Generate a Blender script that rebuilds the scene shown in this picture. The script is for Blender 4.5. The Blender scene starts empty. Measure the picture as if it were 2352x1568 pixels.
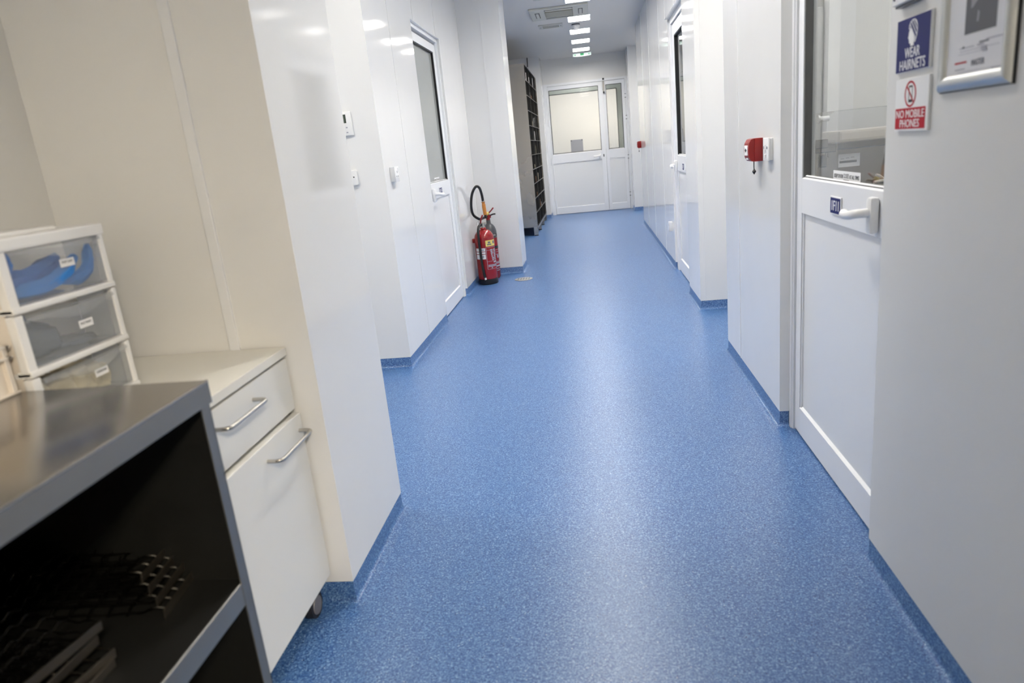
import bpy, bmesh, math, random
from mathutils import Vector, Matrix, noise
S = bpy.context.scene
C = S.collection
random.seed(7)
PI = math.pi

# ------------------------------------------------------------------ materials
def lin(c):
    return tuple((v/12.92 if v <= .04045 else ((v+.055)/1.055)**2.4) for v in c)
def rgb(r, g, b): return lin((r/255, g/255, b/255)) + (1,)

def mat(name, col, rough=.5, metal=0, spec=.5, coat=0, emis=None, estr=0, bump=None, rvar=None):
    m = bpy.data.materials.new(name); m.use_nodes = True
    nt = m.node_tree; b = nt.nodes['Principled BSDF']
    b.inputs['Base Color'].default_value = col
    b.inputs['Roughness'].default_value = rough
    b.inputs['Metallic'].default_value = metal
    b.inputs['Specular IOR Level'].default_value = spec
    b.inputs['Coat Weight'].default_value = coat
    b.inputs['Coat Roughness'].default_value = .05
    if emis:
        b.inputs['Emission Color'].default_value = emis
        b.inputs['Emission Strength'].default_value = estr
    tc = nt.nodes.new('ShaderNodeTexCoord')
    if bump:
        sc, st, dist = bump
        n = nt.nodes.new('ShaderNodeTexNoise'); n.inputs['Scale'].default_value = sc; n.inputs['Detail'].default_value = 1.5
        bp = nt.nodes.new('ShaderNodeBump'); bp.inputs['Strength'].default_value = st; bp.inputs['Distance'].default_value = dist
        nt.links.new(tc.outputs['Object'], n.inputs['Vector']); nt.links.new(n.outputs['Fac'], bp.inputs['Height'])
        nt.links.new(bp.outputs['Normal'], b.inputs['Normal'])
    if rvar:
        sc, lo, hi = rvar
        n = nt.nodes.new('ShaderNodeTexNoise'); n.inputs['Scale'].default_value = sc; n.inputs['Detail'].default_value = 4
        mr = nt.nodes.new('ShaderNodeMapRange'); mr.inputs['From Min'].default_value = .3; mr.inputs['From Max'].default_value = .7
        mr.inputs['To Min'].default_value = lo; mr.inputs['To Max'].default_value = hi
        nt.links.new(tc.outputs['Object'], n.inputs['Vector']); nt.links.new(n.outputs['Fac'], mr.inputs['Value'])
        nt.links.new(mr.outputs['Result'], b.inputs['Roughness'])
    return m

def clear(name, tint, body, body_fac, rough, ior):
    """thin clear sheet: see-through, a little milky, mirror-like at grazing angles"""
    m = bpy.data.materials.new(name); m.use_nodes = True
    nt = m.node_tree; nt.nodes.clear()
    out = nt.nodes.new('ShaderNodeOutputMaterial')
    tr = nt.nodes.new('ShaderNodeBsdfTransparent'); tr.inputs['Color'].default_value = tint
    d1 = nt.nodes.new('ShaderNodeBsdfDiffuse'); d1.inputs['Color'].default_value = body
    d2 = nt.nodes.new('ShaderNodeBsdfTranslucent'); d2.inputs['Color'].default_value = body
    df = nt.nodes.new('ShaderNodeMixShader'); df.inputs['Fac'].default_value = .45
    nt.links.new(d1.outputs[0], df.inputs[1]); nt.links.new(d2.outputs[0], df.inputs[2])
    gl = nt.nodes.new('ShaderNodeBsdfGlossy'); gl.inputs['Roughness'].default_value = rough
    lw = nt.nodes.new('ShaderNodeLayerWeight'); lw.inputs['Blend'].default_value = .5
    pw = nt.nodes.new('ShaderNodeMath'); pw.operation = 'POWER'; pw.inputs[1].default_value = 5
    fr = nt.nodes.new('ShaderNodeMath'); fr.operation = 'MULTIPLY_ADD'
    f0 = ((ior-1)/(ior+1))**2; fr.inputs[1].default_value = 1-f0; fr.inputs[2].default_value = f0
    nt.links.new(lw.outputs['Facing'], pw.inputs[0]); nt.links.new(pw.outputs[0], fr.inputs[0])
    a = nt.nodes.new('ShaderNodeMixShader'); a.inputs['Fac'].default_value = body_fac
    b = nt.nodes.new('ShaderNodeMixShader')
    nt.links.new(tr.outputs[0], a.inputs[1]); nt.links.new(df.outputs[0], a.inputs[2])
    nt.links.new(fr.outputs[0], b.inputs['Fac']); nt.links.new(a.outputs[0], b.inputs[1]); nt.links.new(gl.outputs[0], b.inputs[2])
    nt.links.new(b.outputs[0], out.inputs['Surface'])
    return m

def vinyl(name):
    m = bpy.data.materials.new(name); m.use_nodes = True
    nt = m.node_tree; b = nt.nodes['Principled BSDF']; L = nt.links.new
    tc = nt.nodes.new('ShaderNodeTexCoord')
    def ramp(stops, mode='LINEAR'):
        r = nt.nodes.new('ShaderNodeValToRGB'); r.color_ramp.interpolation = mode
        e = r.color_ramp.elements
        while len(e) < len(stops): e.new(.5)
        for k, (p, c) in enumerate(stops): e[k].position = p; e[k].color = c
        return r
    v = nt.nodes.new('ShaderNodeTexVoronoi'); v.inputs['Scale'].default_value = 330
    n = nt.nodes.new('ShaderNodeTexNoise'); n.inputs['Scale'].default_value = 150; n.inputs['Detail'].default_value = 4; n.inputs['Roughness'].default_value = .75
    v2 = nt.nodes.new('ShaderNodeTexVoronoi'); v2.inputs['Scale'].default_value = 210
    for k in (v, n, v2): L(tc.outputs['Object'], k.inputs['Vector'])
    sep = nt.nodes.new('ShaderNodeSeparateColor'); L(v.outputs['Color'], sep.inputs['Color'])
    r1 = ramp([(0, rgb(24, 55, 110)), (.38, rgb(47, 87, 144)), (.68, rgb(88, 126, 173)), (1, rgb(152, 180, 210))])
    mx = nt.nodes.new('ShaderNodeMath'); mx.operation = 'MULTIPLY_ADD'; mx.inputs[1].default_value = .55
    m2 = nt.nodes.new('ShaderNodeMath'); m2.operation = 'MULTIPLY_ADD'; m2.inputs[1].default_value = 1.5; m2.inputs[2].default_value = -.52
    L(n.outputs['Fac'], m2.inputs[0]); L(sep.outputs[0], mx.inputs[0]); L(m2.outputs[0], mx.inputs[2])
    L(mx.outputs[0], r1.inputs['Fac'])
    s2 = nt.nodes.new('ShaderNodeSeparateColor'); L(v2.outputs['Color'], s2.inputs['Color'])
    dk = ramp([(0, (1, 1, 1, 1)), (.965, (0, 0, 0, 1))], 'CONSTANT'); L(s2.outputs[0], dk.inputs['Fac'])
    lt = ramp([(0, (0, 0, 0, 1)), (.988, (1, 1, 1, 1))], 'CONSTANT'); L(s2.outputs[1], lt.inputs['Fac'])
    near = nt.nodes.new('ShaderNodeMath'); near.operation = 'LESS_THAN'; near.inputs[1].default_value = .33; L(v2.outputs['Distance'], near.inputs[0])
    inv = nt.nodes.new('ShaderNodeMath'); inv.operation = 'SUBTRACT'; inv.inputs[0].default_value = 1; L(dk.outputs[0], inv.inputs[1])
    fd = nt.nodes.new('ShaderNodeMath'); fd.operation = 'MULTIPLY'; L(inv.outputs[0], fd.inputs[0]); L(near.outputs[0], fd.inputs[1])
    fl = nt.nodes.new('ShaderNodeMath'); fl.operation = 'MULTIPLY'; L(lt.outputs[0], fl.inputs[0]); L(near.outputs[0], fl.inputs[1])
    a = nt.nodes.new('ShaderNodeMix'); a.data_type = 'RGBA'; a.inputs['B'].default_value = rgb(16, 30, 72)
    c = nt.nodes.new('ShaderNodeMix'); c.data_type = 'RGBA'; c.inputs['B'].default_value = rgb(176, 194, 212)
    L(fd.outputs[0], a.inputs['Factor']); L(r1.outputs[0], a.inputs['A'])
    L(fl.outputs[0], c.inputs['Factor']); L(a.outputs['Result'], c.inputs['A'])
    L(c.outputs['Result'], b.inputs['Base Color'])
    b.inputs['Roughness'].default_value = .34
    b.inputs['Specular IOR Level'].default_value = .6
    return m

M = dict(
    panel=mat('glossy_white_panel', (.79, .79, .785, 1), .07, bump=(3.2, .06, .02)),
    satin=mat('satin_white_panel', (.74, .735, .72, 1), .42),
    frame=mat('white_coated_aluminium', (.80, .81, .83, 1), .28),
    leafpanel=mat('white_door_panel', (.78, .785, .79, 1), .22, bump=(2.5, .03, .02)),
    ceil=mat('white_ceiling_board', (.76, .735, .70, 1), .5),
    cream=mat('cream_wall', rgb(232, 228, 221), .5),
    vinyl=vinyl('blue_flecked_vinyl'),
    gasket=mat('black_rubber', rgb(22, 23, 26), .5),
    plasticw=mat('white_plastic', (.80, .80, .80, 1), .3),
    creamp=mat('cream_coloured_plastic', rgb(222, 214, 204), .4),
    red=mat('red_gloss_paint', rgb(146, 12, 22), .22, coat=.3),
    redp=mat('red_plastic', rgb(138, 9, 12), .35),
    black=mat('black_plastic', rgb(18, 18, 20), .4),
    grey=mat('dark_grey_paint', rgb(72, 74, 78), .35),
    steel=mat('brushed_stainless_steel', (.34, .315, .285, 1), .2, 1, rvar=(2.5, .17, .22)),
    steeld=mat('dull_stainless_sheet', (.54, .50, .44, 1), .28, 1, rvar=(3, .18, .30)),
    edge=mat('folded_steel_edge', (.25, .245, .235, 1), .36, .75),
    steelin=mat('shade_dark_steel', (.012, .012, .011, 1), .5, .3),  # near-black: shade inside the trolley and rack is put into the colour
    chrome=mat('satin_nickel', (.50, .48, .44, 1), .26, 1),
    laminate=mat('off_white_laminate', (.80, .785, .73, 1), .38),
    lamfront=mat('white_laminate_front', (.78, .78, .755, 1), .36),
    seal=mat('grey_glazing_seal', rgb(92, 92, 92), .4),
    draincover=mat('worn_drain_steel', (.42, .41, .38, 1), .4, .5),
    gap=mat('dark_joint', rgb(120, 116, 100), .7),
    navy=mat('navy_print', rgb(24, 32, 98), .5, spec=.2),
    signred=mat('red_print', rgb(180, 14, 36), .5, spec=.2),
    signw=mat('white_print', (.86, .86, .86, 1), .4),
    ink=mat('black_ink', rgb(25, 25, 30), .5),
    inkg=mat('grey_ink', rgb(105, 106, 116), .6),
    inkl=mat('pale_grey_ink', rgb(168, 168, 178), .6),
    paper=mat('white_paper', (.72, .72, .75, 1), .5),
    photo=mat('dark_photo_print', rgb(72, 73, 80), .4),
    photol=mat('light_photo_print', rgb(138, 140, 146), .4),
    alu=mat('satin_aluminium', (.56, .57, .56, 1), .45, 1),
    yellow=mat('pale_yellow_print', rgb(232, 212, 120), .4),
    brown=mat('orange_brown_grip', rgb(190, 122, 52), .45),
    mesh=mat('beige_filter', rgb(150, 145, 122), .7),
    acw=mat('warm_white_plastic', rgb(200, 200, 192), .4),
    lcd=mat('green_grey_screen', rgb(58, 70, 60), .25),
    green=mat('green_print', rgb(60, 190, 120), .4, emis=rgb(40, 170, 100), estr=.12),
    exitw=mat('lit_white_panel', (.6, .66, .63, 1), .4, emis=(.8, 1, .92, 1), estr=.28),
    fillside=mat('side_fill_diffuser', (.9, .9, .9, 1), .5, emis=(1, .96, .88, 1), estr=25),
    ledroom2=mat('cream_room_led_diffuser', (.9, .9, .9, 1), .5, emis=(1, .95, .92, 1), estr=13),
    led=mat('led_diffuser', (.9, .9, .9, 1), .5, emis=(1, .96, .90, 1), estr=39),
    ledwarm=mat('warm_fill_diffuser', (.9, .9, .9, 1), .5, emis=(1, .87, .67, 1), estr=80),
    ledroom=mat('bright_room_led_diffuser', (.9, .9, .9, 1), .5, emis=(1, .97, .92, 1), estr=6),
    ledsoft=mat('room_led_diffuser', (.9, .9, .9, 1), .5, emis=(1, .955, .87, 1), estr=22),
    glass=clear('window_glass', (.955, .965, .955, 1), (.7, .75, .72, 1), .02, .0, 1.5),
    film=mat('grey_frosted_film', rgb(150, 153, 150), .12, bump=(14, .03, .01)),
    clearp=clear('clear_plastic', (.96, .965, .97, 1), (.85, .87, .9, 1), .10, .06, 1.4),
    milky=clear('milky_plastic', (.90, .915, .95, 1), (.84, .87, .92, 1), .34, .1, 1.4),
    lip=clear('clear_lip_plastic', (.93, .94, .955, 1), (.86, .88, .9, 1), .24, .05, 1.45),
    bluecloth=mat('blue_nonwoven', rgb(44, 122, 200), .75),
    bluecap=mat('deep_blue_nonwoven', rgb(38, 104, 184), .75),
    maskbag=clear('grey_poly_bag', (.8, .82, .85, 1), rgb(170, 176, 186), .6, .18, 1.4),
    bluegrey=mat('slate_blue_paper', rgb(88, 102, 134), .7),
    tan=mat('beige_nonwoven', rgb(205, 194, 166), .8),
    card=mat('brown_card', rgb(176, 122, 76), .8),
    tyre=mat('dark_rubber_tyre', rgb(38, 38, 44), .5),
    disc=mat('grey_wheel_disc', rgb(118, 116, 122), .45),
    bstock=mat('black_stock', rgb(14, 14, 16), .6, spec=.2),
    greenwall=mat('grey_green_wall', rgb(186, 193, 187), .5),
)

def downlight(m):
    """prismatic panel: gives most of its light straight down, less towards the walls"""
    nt = m.node_tree; b = nt.nodes['Principled BSDF']; s0 = b.inputs['Emission Strength'].default_value
    g = nt.nodes.new('ShaderNodeNewGeometry'); d = nt.nodes.new('ShaderNodeVectorMath'); d.operation = 'DOT_PRODUCT'
    p = nt.nodes.new('ShaderNodeMath'); p.operation = 'MULTIPLY'; p.inputs[1].default_value = s0; p.use_clamp = False
    nt.links.new(g.outputs['Incoming'], d.inputs[0]); nt.links.new(g.outputs['Normal'], d.inputs[1])
    nt.links.new(d.outputs['Value'], p.inputs[0]); nt.links.new(p.outputs[0], b.inputs['Emission Strength'])
downlight(M['led'])

# ------------------------------------------------------------------ mesh helpers
def BM(): return bmesh.new()
def box(bm, lo, hi, bev=0, seg=2):
    lo, hi = [min(a, b) for a, b in zip(lo, hi)], [max(a, b) for a, b in zip(lo, hi)]
    r = bmesh.ops.create_cube(bm, size=1)
    vs = r['verts']
    for v in vs:
        v.co = Vector([lo[k] + (v.co[k]+.5)*(hi[k]-lo[k]) for k in range(3)])
    if bev:
        es = list({e for v in vs for e in v.link_edges})
        bmesh.ops.bevel(bm, geom=es, offset=bev, segments=seg, affect='EDGES', profile=.6)
    return bm
def cyl(bm, p0, p1, r0, r1=None, n=24, cap=True):
    p0, p1 = Vector(p0), Vector(p1); r1 = r0 if r1 is None else r1
    d = p1-p0
    q = Vector((0, 0, 1)).rotation_difference(d.normalized()).to_matrix().to_4x4()
    bmesh.ops.create_cone(bm, cap_ends=cap, segments=n, radius1=r0, radius2=r1, depth=d.length,
                          matrix=Matrix.Translation((p0+p1)/2) @ q)
    return bm
def lathe(bm, prof, centre, n=40, a0=0, a1=2*PI):
    """prof: [(radius, z)]; angle 0 = -Y, growing towards +X"""
    cx, cy, cz = centre; full = abs(a1-a0-2*PI) < 1e-6
    cols = []
    m = n if full else n+1
    for i in range(m):
        a = a0+(a1-a0)*i/n
        cols.append([bm.verts.new((cx+r*math.sin(a), cy-r*math.cos(a), cz+z)) for r, z in prof])
    for i in range(n):
        A, B = cols[i], cols[(i+1) % m]
        for k in range(len(prof)-1):
            try: bm.faces.new((A[k], B[k], B[k+1], A[k+1]))
            except ValueError: pass
    bmesh.ops.remove_doubles(bm, verts=bm.verts, dist=1e-6)
    return bm
def smooth_path(pts, sub=6):
    pts = [Vector(p) for p in pts]; out = []
    for i in range(len(pts)-1):
        p0 = pts[max(i-1, 0)]; p1 = pts[i]; p2 = pts[i+1]; p3 = pts[min(i+2, len(pts)-1)]
        for k in range(sub):
            t = k/sub
            out.append(.5*((2*p1)+(-p0+p2)*t+(2*p0-5*p1+4*p2-p3)*t*t+(-p0+3*p1-3*p2+p3)*t**3))
    out.append(pts[-1]); return out
def tube(bm, pts, r, n=10, sub=6, rad=None, flat=None):
    P = smooth_path(pts, sub) if sub else [Vector(p) for p in pts]
    rings = []; up = Vector((0, 0, 1)); prev = None
    for i, p in enumerate(P):
        t = (P[min(i+1, len(P)-1)]-P[max(i-1, 0)]).normalized()
        if prev is None:
            a = up if abs(t.z) < .9 else Vector((1, 0, 0))
            u = t.cross(a).normalized()
        else:
            u = (prev - t*prev.dot(t)).normalized()
        prev = u; v = t.cross(u)
        rr = r if rad is None else rad(i/(len(P)-1))
        ring = []
        for k in range(n):
            a = 2*PI*k/n
            fa, fb = (1, 1) if flat is None else flat
            ring.append(bm.verts.new(p + u*math.cos(a)*rr*fa + v*math.sin(a)*rr*fb))
        rings.append(ring)
    for i in range(len(rings)-1):
        for k in range(n):
            bm.faces.new((rings[i][k], rings[i][(k+1) % n], rings[i+1][(k+1) % n], rings[i+1][k]))
    bm.faces.new(rings[0][::-1]); bm.faces.new(rings[-1])
    return bm
def prism(bm, poly, u, v, n, o, d):
    """polygon [(a,b)] in the plane o + a*u + b*v, extruded by d along n"""
    u, v, n, o = map(Vector, (u, v, n, o))
    A = [bm.verts.new(o+u*a+v*b) for a, b in poly]
    B = [bm.verts.new(o+u*a+v*b+n*d) for a, b in poly]
    bm.faces.new(A[::-1]); bm.faces.new(B)
    k = len(poly)
    for i in range(k): bm.faces.new((A[i], A[(i+1) % k], B[(i+1) % k], B[i]))
    return bm
def root_of(o):
    while o.parent: o = o.parent
    return o
def obj(name, bm, m, parent=None, smooth=False, mats=None):
    bmesh.ops.recalc_face_normals(bm, faces=bm.faces)
    if parent:
        off = root_of(parent).location.copy()
    else:
        xs = [v.co for v in bm.verts]
        off = Vector(((min(p.x for p in xs)+max(p.x for p in xs))/2, (min(p.y for p in xs)+max(p.y for p in xs))/2, min(p.z for p in xs)))
    bmesh.ops.translate(bm, verts=bm.verts, vec=-off)
    me = bpy.data.meshes.new(name); bm.to_mesh(me); bm.free()
    if smooth:
        for p in me.polygons: p.use_smooth = True
        try: me.set_sharp_from_angle(angle=math.radians(40))
        except Exception: pass
    me.materials.append(M[m])
    o = bpy.data.objects.new(name, me); C.objects.link(o)
    if parent: o.parent = parent
    else: o.location = off
    return o
def tag(o, label, cat, group=None):
    o['label'] = label; o['category'] = cat
    if group: o['group'] = group
    return o
def thing(name, loc, label, cat, group=None):
    o = bpy.data.objects.new(name, None); o.empty_display_size = .05; C.objects.link(o); o.location = loc
    return tag(o, label, cat, group)
def struct(name, bm, m, smooth=False):
    o = obj(name, bm, m, None, smooth); o['kind'] = 'structure'; return o
def sroot(name, loc):
    o = bpy.data.objects.new(name, None); o.empty_display_size = .05; C.objects.link(o); o.location = loc
    o['kind'] = 'structure'; return o
def dup(root, delta, label=None):
    def cp(o, par):
        c = o.copy(); C.objects.link(c); c.parent = par
        for ch in list(o.children): cp(ch, c)
        return c
    r = cp(root, None); r.location = root.location + Vector(delta)
    if label: r['label'] = label
    return r

PLANES = dict(  # reading direction, up, towards the reader
    right=((0, -1, 0), (0, 0, 1), (-1, 0, 0)),
    left=((0, 1, 0), (0, 0, 1), (1, 0, 0)),
    front=((1, 0, 0), (0, 0, 1), (0, -1, 0)))
def text_bm(s, side, centre, w, h, d=.0006, bold=.02):
    cu = bpy.data.curves.new('t', 'FONT'); cu.body = s; cu.size = 1; cu.extrude = .5; cu.resolution_u = 3
    t = bpy.data.objects.new('t', cu); C.objects.link(t)
    bpy.context.view_layer.update()
    me = bpy.data.meshes.new_from_object(t.evaluated_get(bpy.context.evaluated_depsgraph_get()))
    bpy.data.objects.remove(t); bpy.data.curves.remove(cu)
    bm = BM(); bm.from_mesh(me); bpy.data.meshes.remove(me)
    xs = [v.co.x for v in bm.verts]; ys = [v.co.y for v in bm.verts]
    x0, x1, y0, y1 = min(xs), max(xs), min(ys), max(ys)
    u, v, n = map(Vector, PLANES[side]); c = Vector(centre)
    if bold:
        base = list(bm.verts)+list(bm.edges)+list(bm.faces)
        for i, (dx, dy) in enumerate(((-bold, 0), (bold, 0), (0, bold*.6))):
            g = bmesh.ops.duplicate(bm, geom=base)['geom']
            for q in g:
                if isinstance(q, bmesh.types.BMVert): q.co += Vector((dx, dy, .06*(i+1)))
    for q in bm.verts:
        a = ((q.co.x-x0)/(x1-x0)-.5)*w; b = ((q.co.y-y0)/(y1-y0)-.5)*h
        q.co = c+u*a+v*b+n*((q.co.z+.5)*d)
    return bm
def plate_bm(side, centre, w, h, d, bev=0, bm=None):
    """slab lying on a wall: centre of its back face, width along reading direction"""
    bm = bm or BM(); u, v, n = map(Vector, PLANES[side]); c = Vector(centre)
    a = c-u*w/2-v*h/2; b = c+u*w/2+v*h/2+n*d
    return box(bm, a, b, bev)
def shift(side, c, a, b, n=0):
    u, v, m = map(Vector, PLANES[side]); return Vector(c)+u*a+v*b+m*n

# ------------------------------------------------------------------ the setting
CH = 2.68
fl = BM(); box(fl, (-2.8, -2.6, -.1), (2.4, 16.2, 0)); struct('floor', fl, 'vinyl')
ce = BM(); box(ce, (-2.8, -2.6, CH), (2.4, 16.2, CH+.1)); struct('ceiling', ce, 'ceil')
ZB = .066
def wall(name, rects, m='panel', extra=None):
    bm = BM()
    for r in rects:
        x0, y0, x1, y1 = r[:4]; z0, z1 = r[4:] if len(r) > 4 else (ZB, CH)
        box(bm, (x0, y0, z0), (x1, y1, z1))
    if extra: extra(bm)
    return struct(name, bm, m)
def seam_x(bm, x, y, sgn, z0=ZB, z1=CH):     # joint cover on a wall facing +-X
    box(bm, (x-.001*sgn, y-.003, z0), (x+.0022*sgn, y+.003, z1))
def seam_y(bm, x, y, z0=ZB, z1=CH):          # joint cover on a wall facing -Y
    box(bm, (x-.004, y+.001, z0), (x+.004, y-.0025, z1))

wall('wall_right', [(.705, -.5, .81, 1.81), (.705, -2.5, .81, -.5, 0, 1.85), (.705, -2.5, .81, -.5, 2.5, CH)], 'satin')  # low wall and header behind the camera are unseen, shaped to steer warm light
wall('wall_right', [(.709, 2.77, .81, 3.78), (.709, 3.78, 2.3, 3.865), (.705, 1.81, .81, 2.77, 2.15, CH)],
     extra=lambda b: seam_x(b, .709, 3.52, -1))
wall('wall_right', [(.712, 4.87, 2.3, 4.95), (.712, 4.95, .81, 5.43), (.712, 5.43, .81, 6.53, 2.15, CH)],
     extra=lambda b: (seam_y(b, .752, 4.87), seam_x(b, .712, 5.86, -1, 2.15), seam_x(b, .712, 6.49, -1, 2.15)))
wall('wall_right', [(.737, 6.53, .83, 10.27), (.737, 10.27, 2.3, 10.36)],
     extra=lambda b: [seam_x(b, .737, y, -1) for y in (7.3, 8.42, 9.38)])
wall('wall_right', [(.737, 12.4, 2.3, 12.95)], extra=lambda b: seam_y(b, .79, 12.4))
wall('wall_right', [(2.3, -2.5, 2.4, 13.0, 0, CH)], 'satin')
wall('wall_right', [(.81, -.6, 2.3, -.5, 0, CH)], 'satin')
wall('wall_left', [(-1.47, -2.5, -1.365, 1.662)], 'satin')
wall('wall_left', [(-2.7, 1.662, -.746, 2.19)], 'panel')
wall('wall_left', [(-2.7, 3.93, -1.148, 4.0), (-1.25, 4.0, -1.148, 5.06), (-1.25, 5.06, -1.148, 6.02, 2.14, CH)],
     extra=lambda b: (seam_x(b, -1.148, 4.46, 1), seam_x(b, -1.148, 5.14, 1, 2.14), seam_x(b, -1.148, 5.88, 1, 2.14)))
wall('wall_left', [(-1.25, 6.02, -1.15, 7.0), (-2.3, 7.0, -.74, 7.45)], extra=lambda b: seam_y(b, -.925, 7.0))
wall('wall_left', [(-2.3, 7.45, -2.2, 12.4), (-2.3, 12.4, -.72, 12.95)])
wall('wall_left', [(-2.8, -2.5, -2.7, 13.0, 0, CH)], 'satin')
wall('wall_back', [(-2.7, -2.6, 2.4, -2.5, 0, CH)], 'satin')
wall('wall_end', [(-.72, 12.97, .737, 13.05, 2.27, CH)],
     'satin', lambda b: box(b, (-.72, 12.962, 2.545), (.737, 12.98, 2.552)))
# the room behind the end doors
wall('wall_end', [(-1.8, 13.5, -.646, 13.56, 0, CH), (.567, 13.5, 1.8, 13.56, 0, CH), (-.646, 13.5, .567, 13.56, 2.12, CH), (-.646, 13.5, .567, 13.56, 0, 1.085)], 'greenwall')
wall('wall_end', [(-1.9, 16.0, 1.9, 16.1, 0, CH), (-1.9, 13.05, -1.8, 16, 0, CH), (1.8, 13.05, 1.9, 16, 0, CH)], 'cream')
bm = BM()
for a in ((-.656, -.646, 1.075, 2.13), (.567, .577, 1.075, 2.13)): box(bm, (a[0], 13.49, a[2]), (a[1], 13.505, a[3]))
box(bm, (-.646, 13.49, 2.12), (.567, 13.505, 2.13)); box(bm, (-.646, 13.49, 1.075), (.567, 13.505, 1.085))
struct('trim_1', bm, 'gasket')
# batten on the alcove wall
bm = BM(); box(bm, (-.965, 1.655, ZB), (-.937, 1.664, CH), .003); struct('trim_2', bm, 'frame')
def baseboard(name, path, side):
    prof = [(-.003, .075), (-.001, .072), (-.001, .022), (.002, .012), (.008, .005), (.018, .0016), (.034, .0006)]
    P = [Vector(p) for p in path]; k = len(P); cols = []
    for i in range(k):
        ds = []
        if i > 0: ds.append((P[i]-P[i-1]).normalized())
        if i < k-1: ds.append((P[i+1]-P[i]).normalized())
        ns = [Vector((-d.y, d.x)) if side == 'L' else Vector((d.y, -d.x)) for d in ds]
        if len(ns) == 2:
            mt = (ns[0]+ns[1]); mt = mt/(1+ns[0].dot(ns[1]))
        else: mt = ns[0]
        cols.append((P[i], mt))
    bm = BM(); rows = [[bm.verts.new((p.x+m.x*o, p.y+m.y*o, z)) for o, z in prof] for p, m in cols]
    for i in range(k-1):
        for j in range(len(prof)-1): bm.faces.new((rows[i][j], rows[i+1][j], rows[i+1][j+1], rows[i][j+1]))
    return struct(name, bm, 'vinyl', True)
baseboard('baseboard_right', [(.705, -2.4), (.705, 1.81), (.748, 1.81)], 'L')
baseboard('baseboard_right', [(.745, 2.77), (.709, 2.77), (.709, 3.865), (2.3, 3.865)], 'L')
baseboard('baseboard_right', [(2.3, 4.87), (.712, 4.87), (.712, 5.43), (.75, 5.43)], 'L')
baseboard('baseboard_right', [(.763, 6.53), (.737, 6.53), (.737, 10.36), (2.3, 10.36)], 'L')
baseboard('baseboard_right', [(2.3, 12.4), (.737, 12.4), (.737, 12.94)], 'L')
baseboard('baseboard_left', [(-1.365, -2.4), (-1.365, 1.662), (-.746, 1.662), (-.746, 2.19), (-2.7, 2.19)], 'R')
baseboard('baseboard_left', [(-2.7, 3.93), (-1.148, 3.93), (-1.148, 5.06), (-1.18, 5.06)], 'R')
baseboard('baseboard_left', [(-1.18, 6.02), (-1.15, 6.02), (-1.15, 7.0), (-.74, 7.0), (-.74, 7.45), (-2.2, 7.45)], 'R')
baseboard('baseboard_left', [(-2.2, 7.46), (-2.2, 12.4), (-.72, 12.4), (-.72, 12.94)], 'R')

# ------------------------------------------------------------------ doors
class Face:
    """u along the door, z up, n out of the door towards the corridor"""
    def __init__(s, kind, plane): s.k, s.p = kind, plane
    def pt(s, u, z, n):
        if s.k == 'right': return Vector((s.p-n, u, z))
        if s.k == 'left': return Vector((s.p+n, u, z))
        return Vector((u, s.p-n, z))
    def box(s, bm, u0, u1, z0, z1, n0, n1, bev=0):
        return box(bm, s.pt(u0, z0, n0), s.pt(u1, z1, n1), bev)
    def wedge(s, bm, u0, u1, z0, z1, n0, n1):
        """bead: full depth at z0, fading to nothing at z1"""
        A = [s.pt(u0, z0, n0), s.pt(u0, z0, n1), s.pt(u0, z1, n0)]
        B = [s.pt(u1, z0, n0), s.pt(u1, z0, n1), s.pt(u1, z1, n0)]
        a = [bm.verts.new(p) for p in A]; b = [bm.verts.new(p) for p in B]
        bm.faces.new(a); bm.faces.new(b[::-1])
        for i in range(3): bm.faces.new((a[i], a[(i+1) % 3], b[(i+1) % 3], b[i]))
def lever(F, root, u, z, du, m='plasticw'):
    """handle: long rose and a curved round lever running towards u+du"""
    bm = BM()
    F.box(bm, u-.019, u+.019, z-.05, z+.05, 0, .026, .0125)
    h = obj('handle', bm, m, root, True)
    h['label'] = 'white curved lever handle on a tall rounded rose'
    bm = BM()
    pts = [F.pt(u, z+.008, .012), F.pt(u, z+.008, .04), F.pt(u+du*.12, z+.006, .054), F.pt(u+du*.5, z-.001, .056), F.pt(u+du*.82, z-.002, .056), F.pt(u+du, z+.004, .05)]
    tube(bm, pts, .012, 14, 6, rad=lambda t: .0125 if t < .85 else .0125*(1-.25*(t-.85)/.15))
    obj('lever', bm, m, h, True)
    return h
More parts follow.
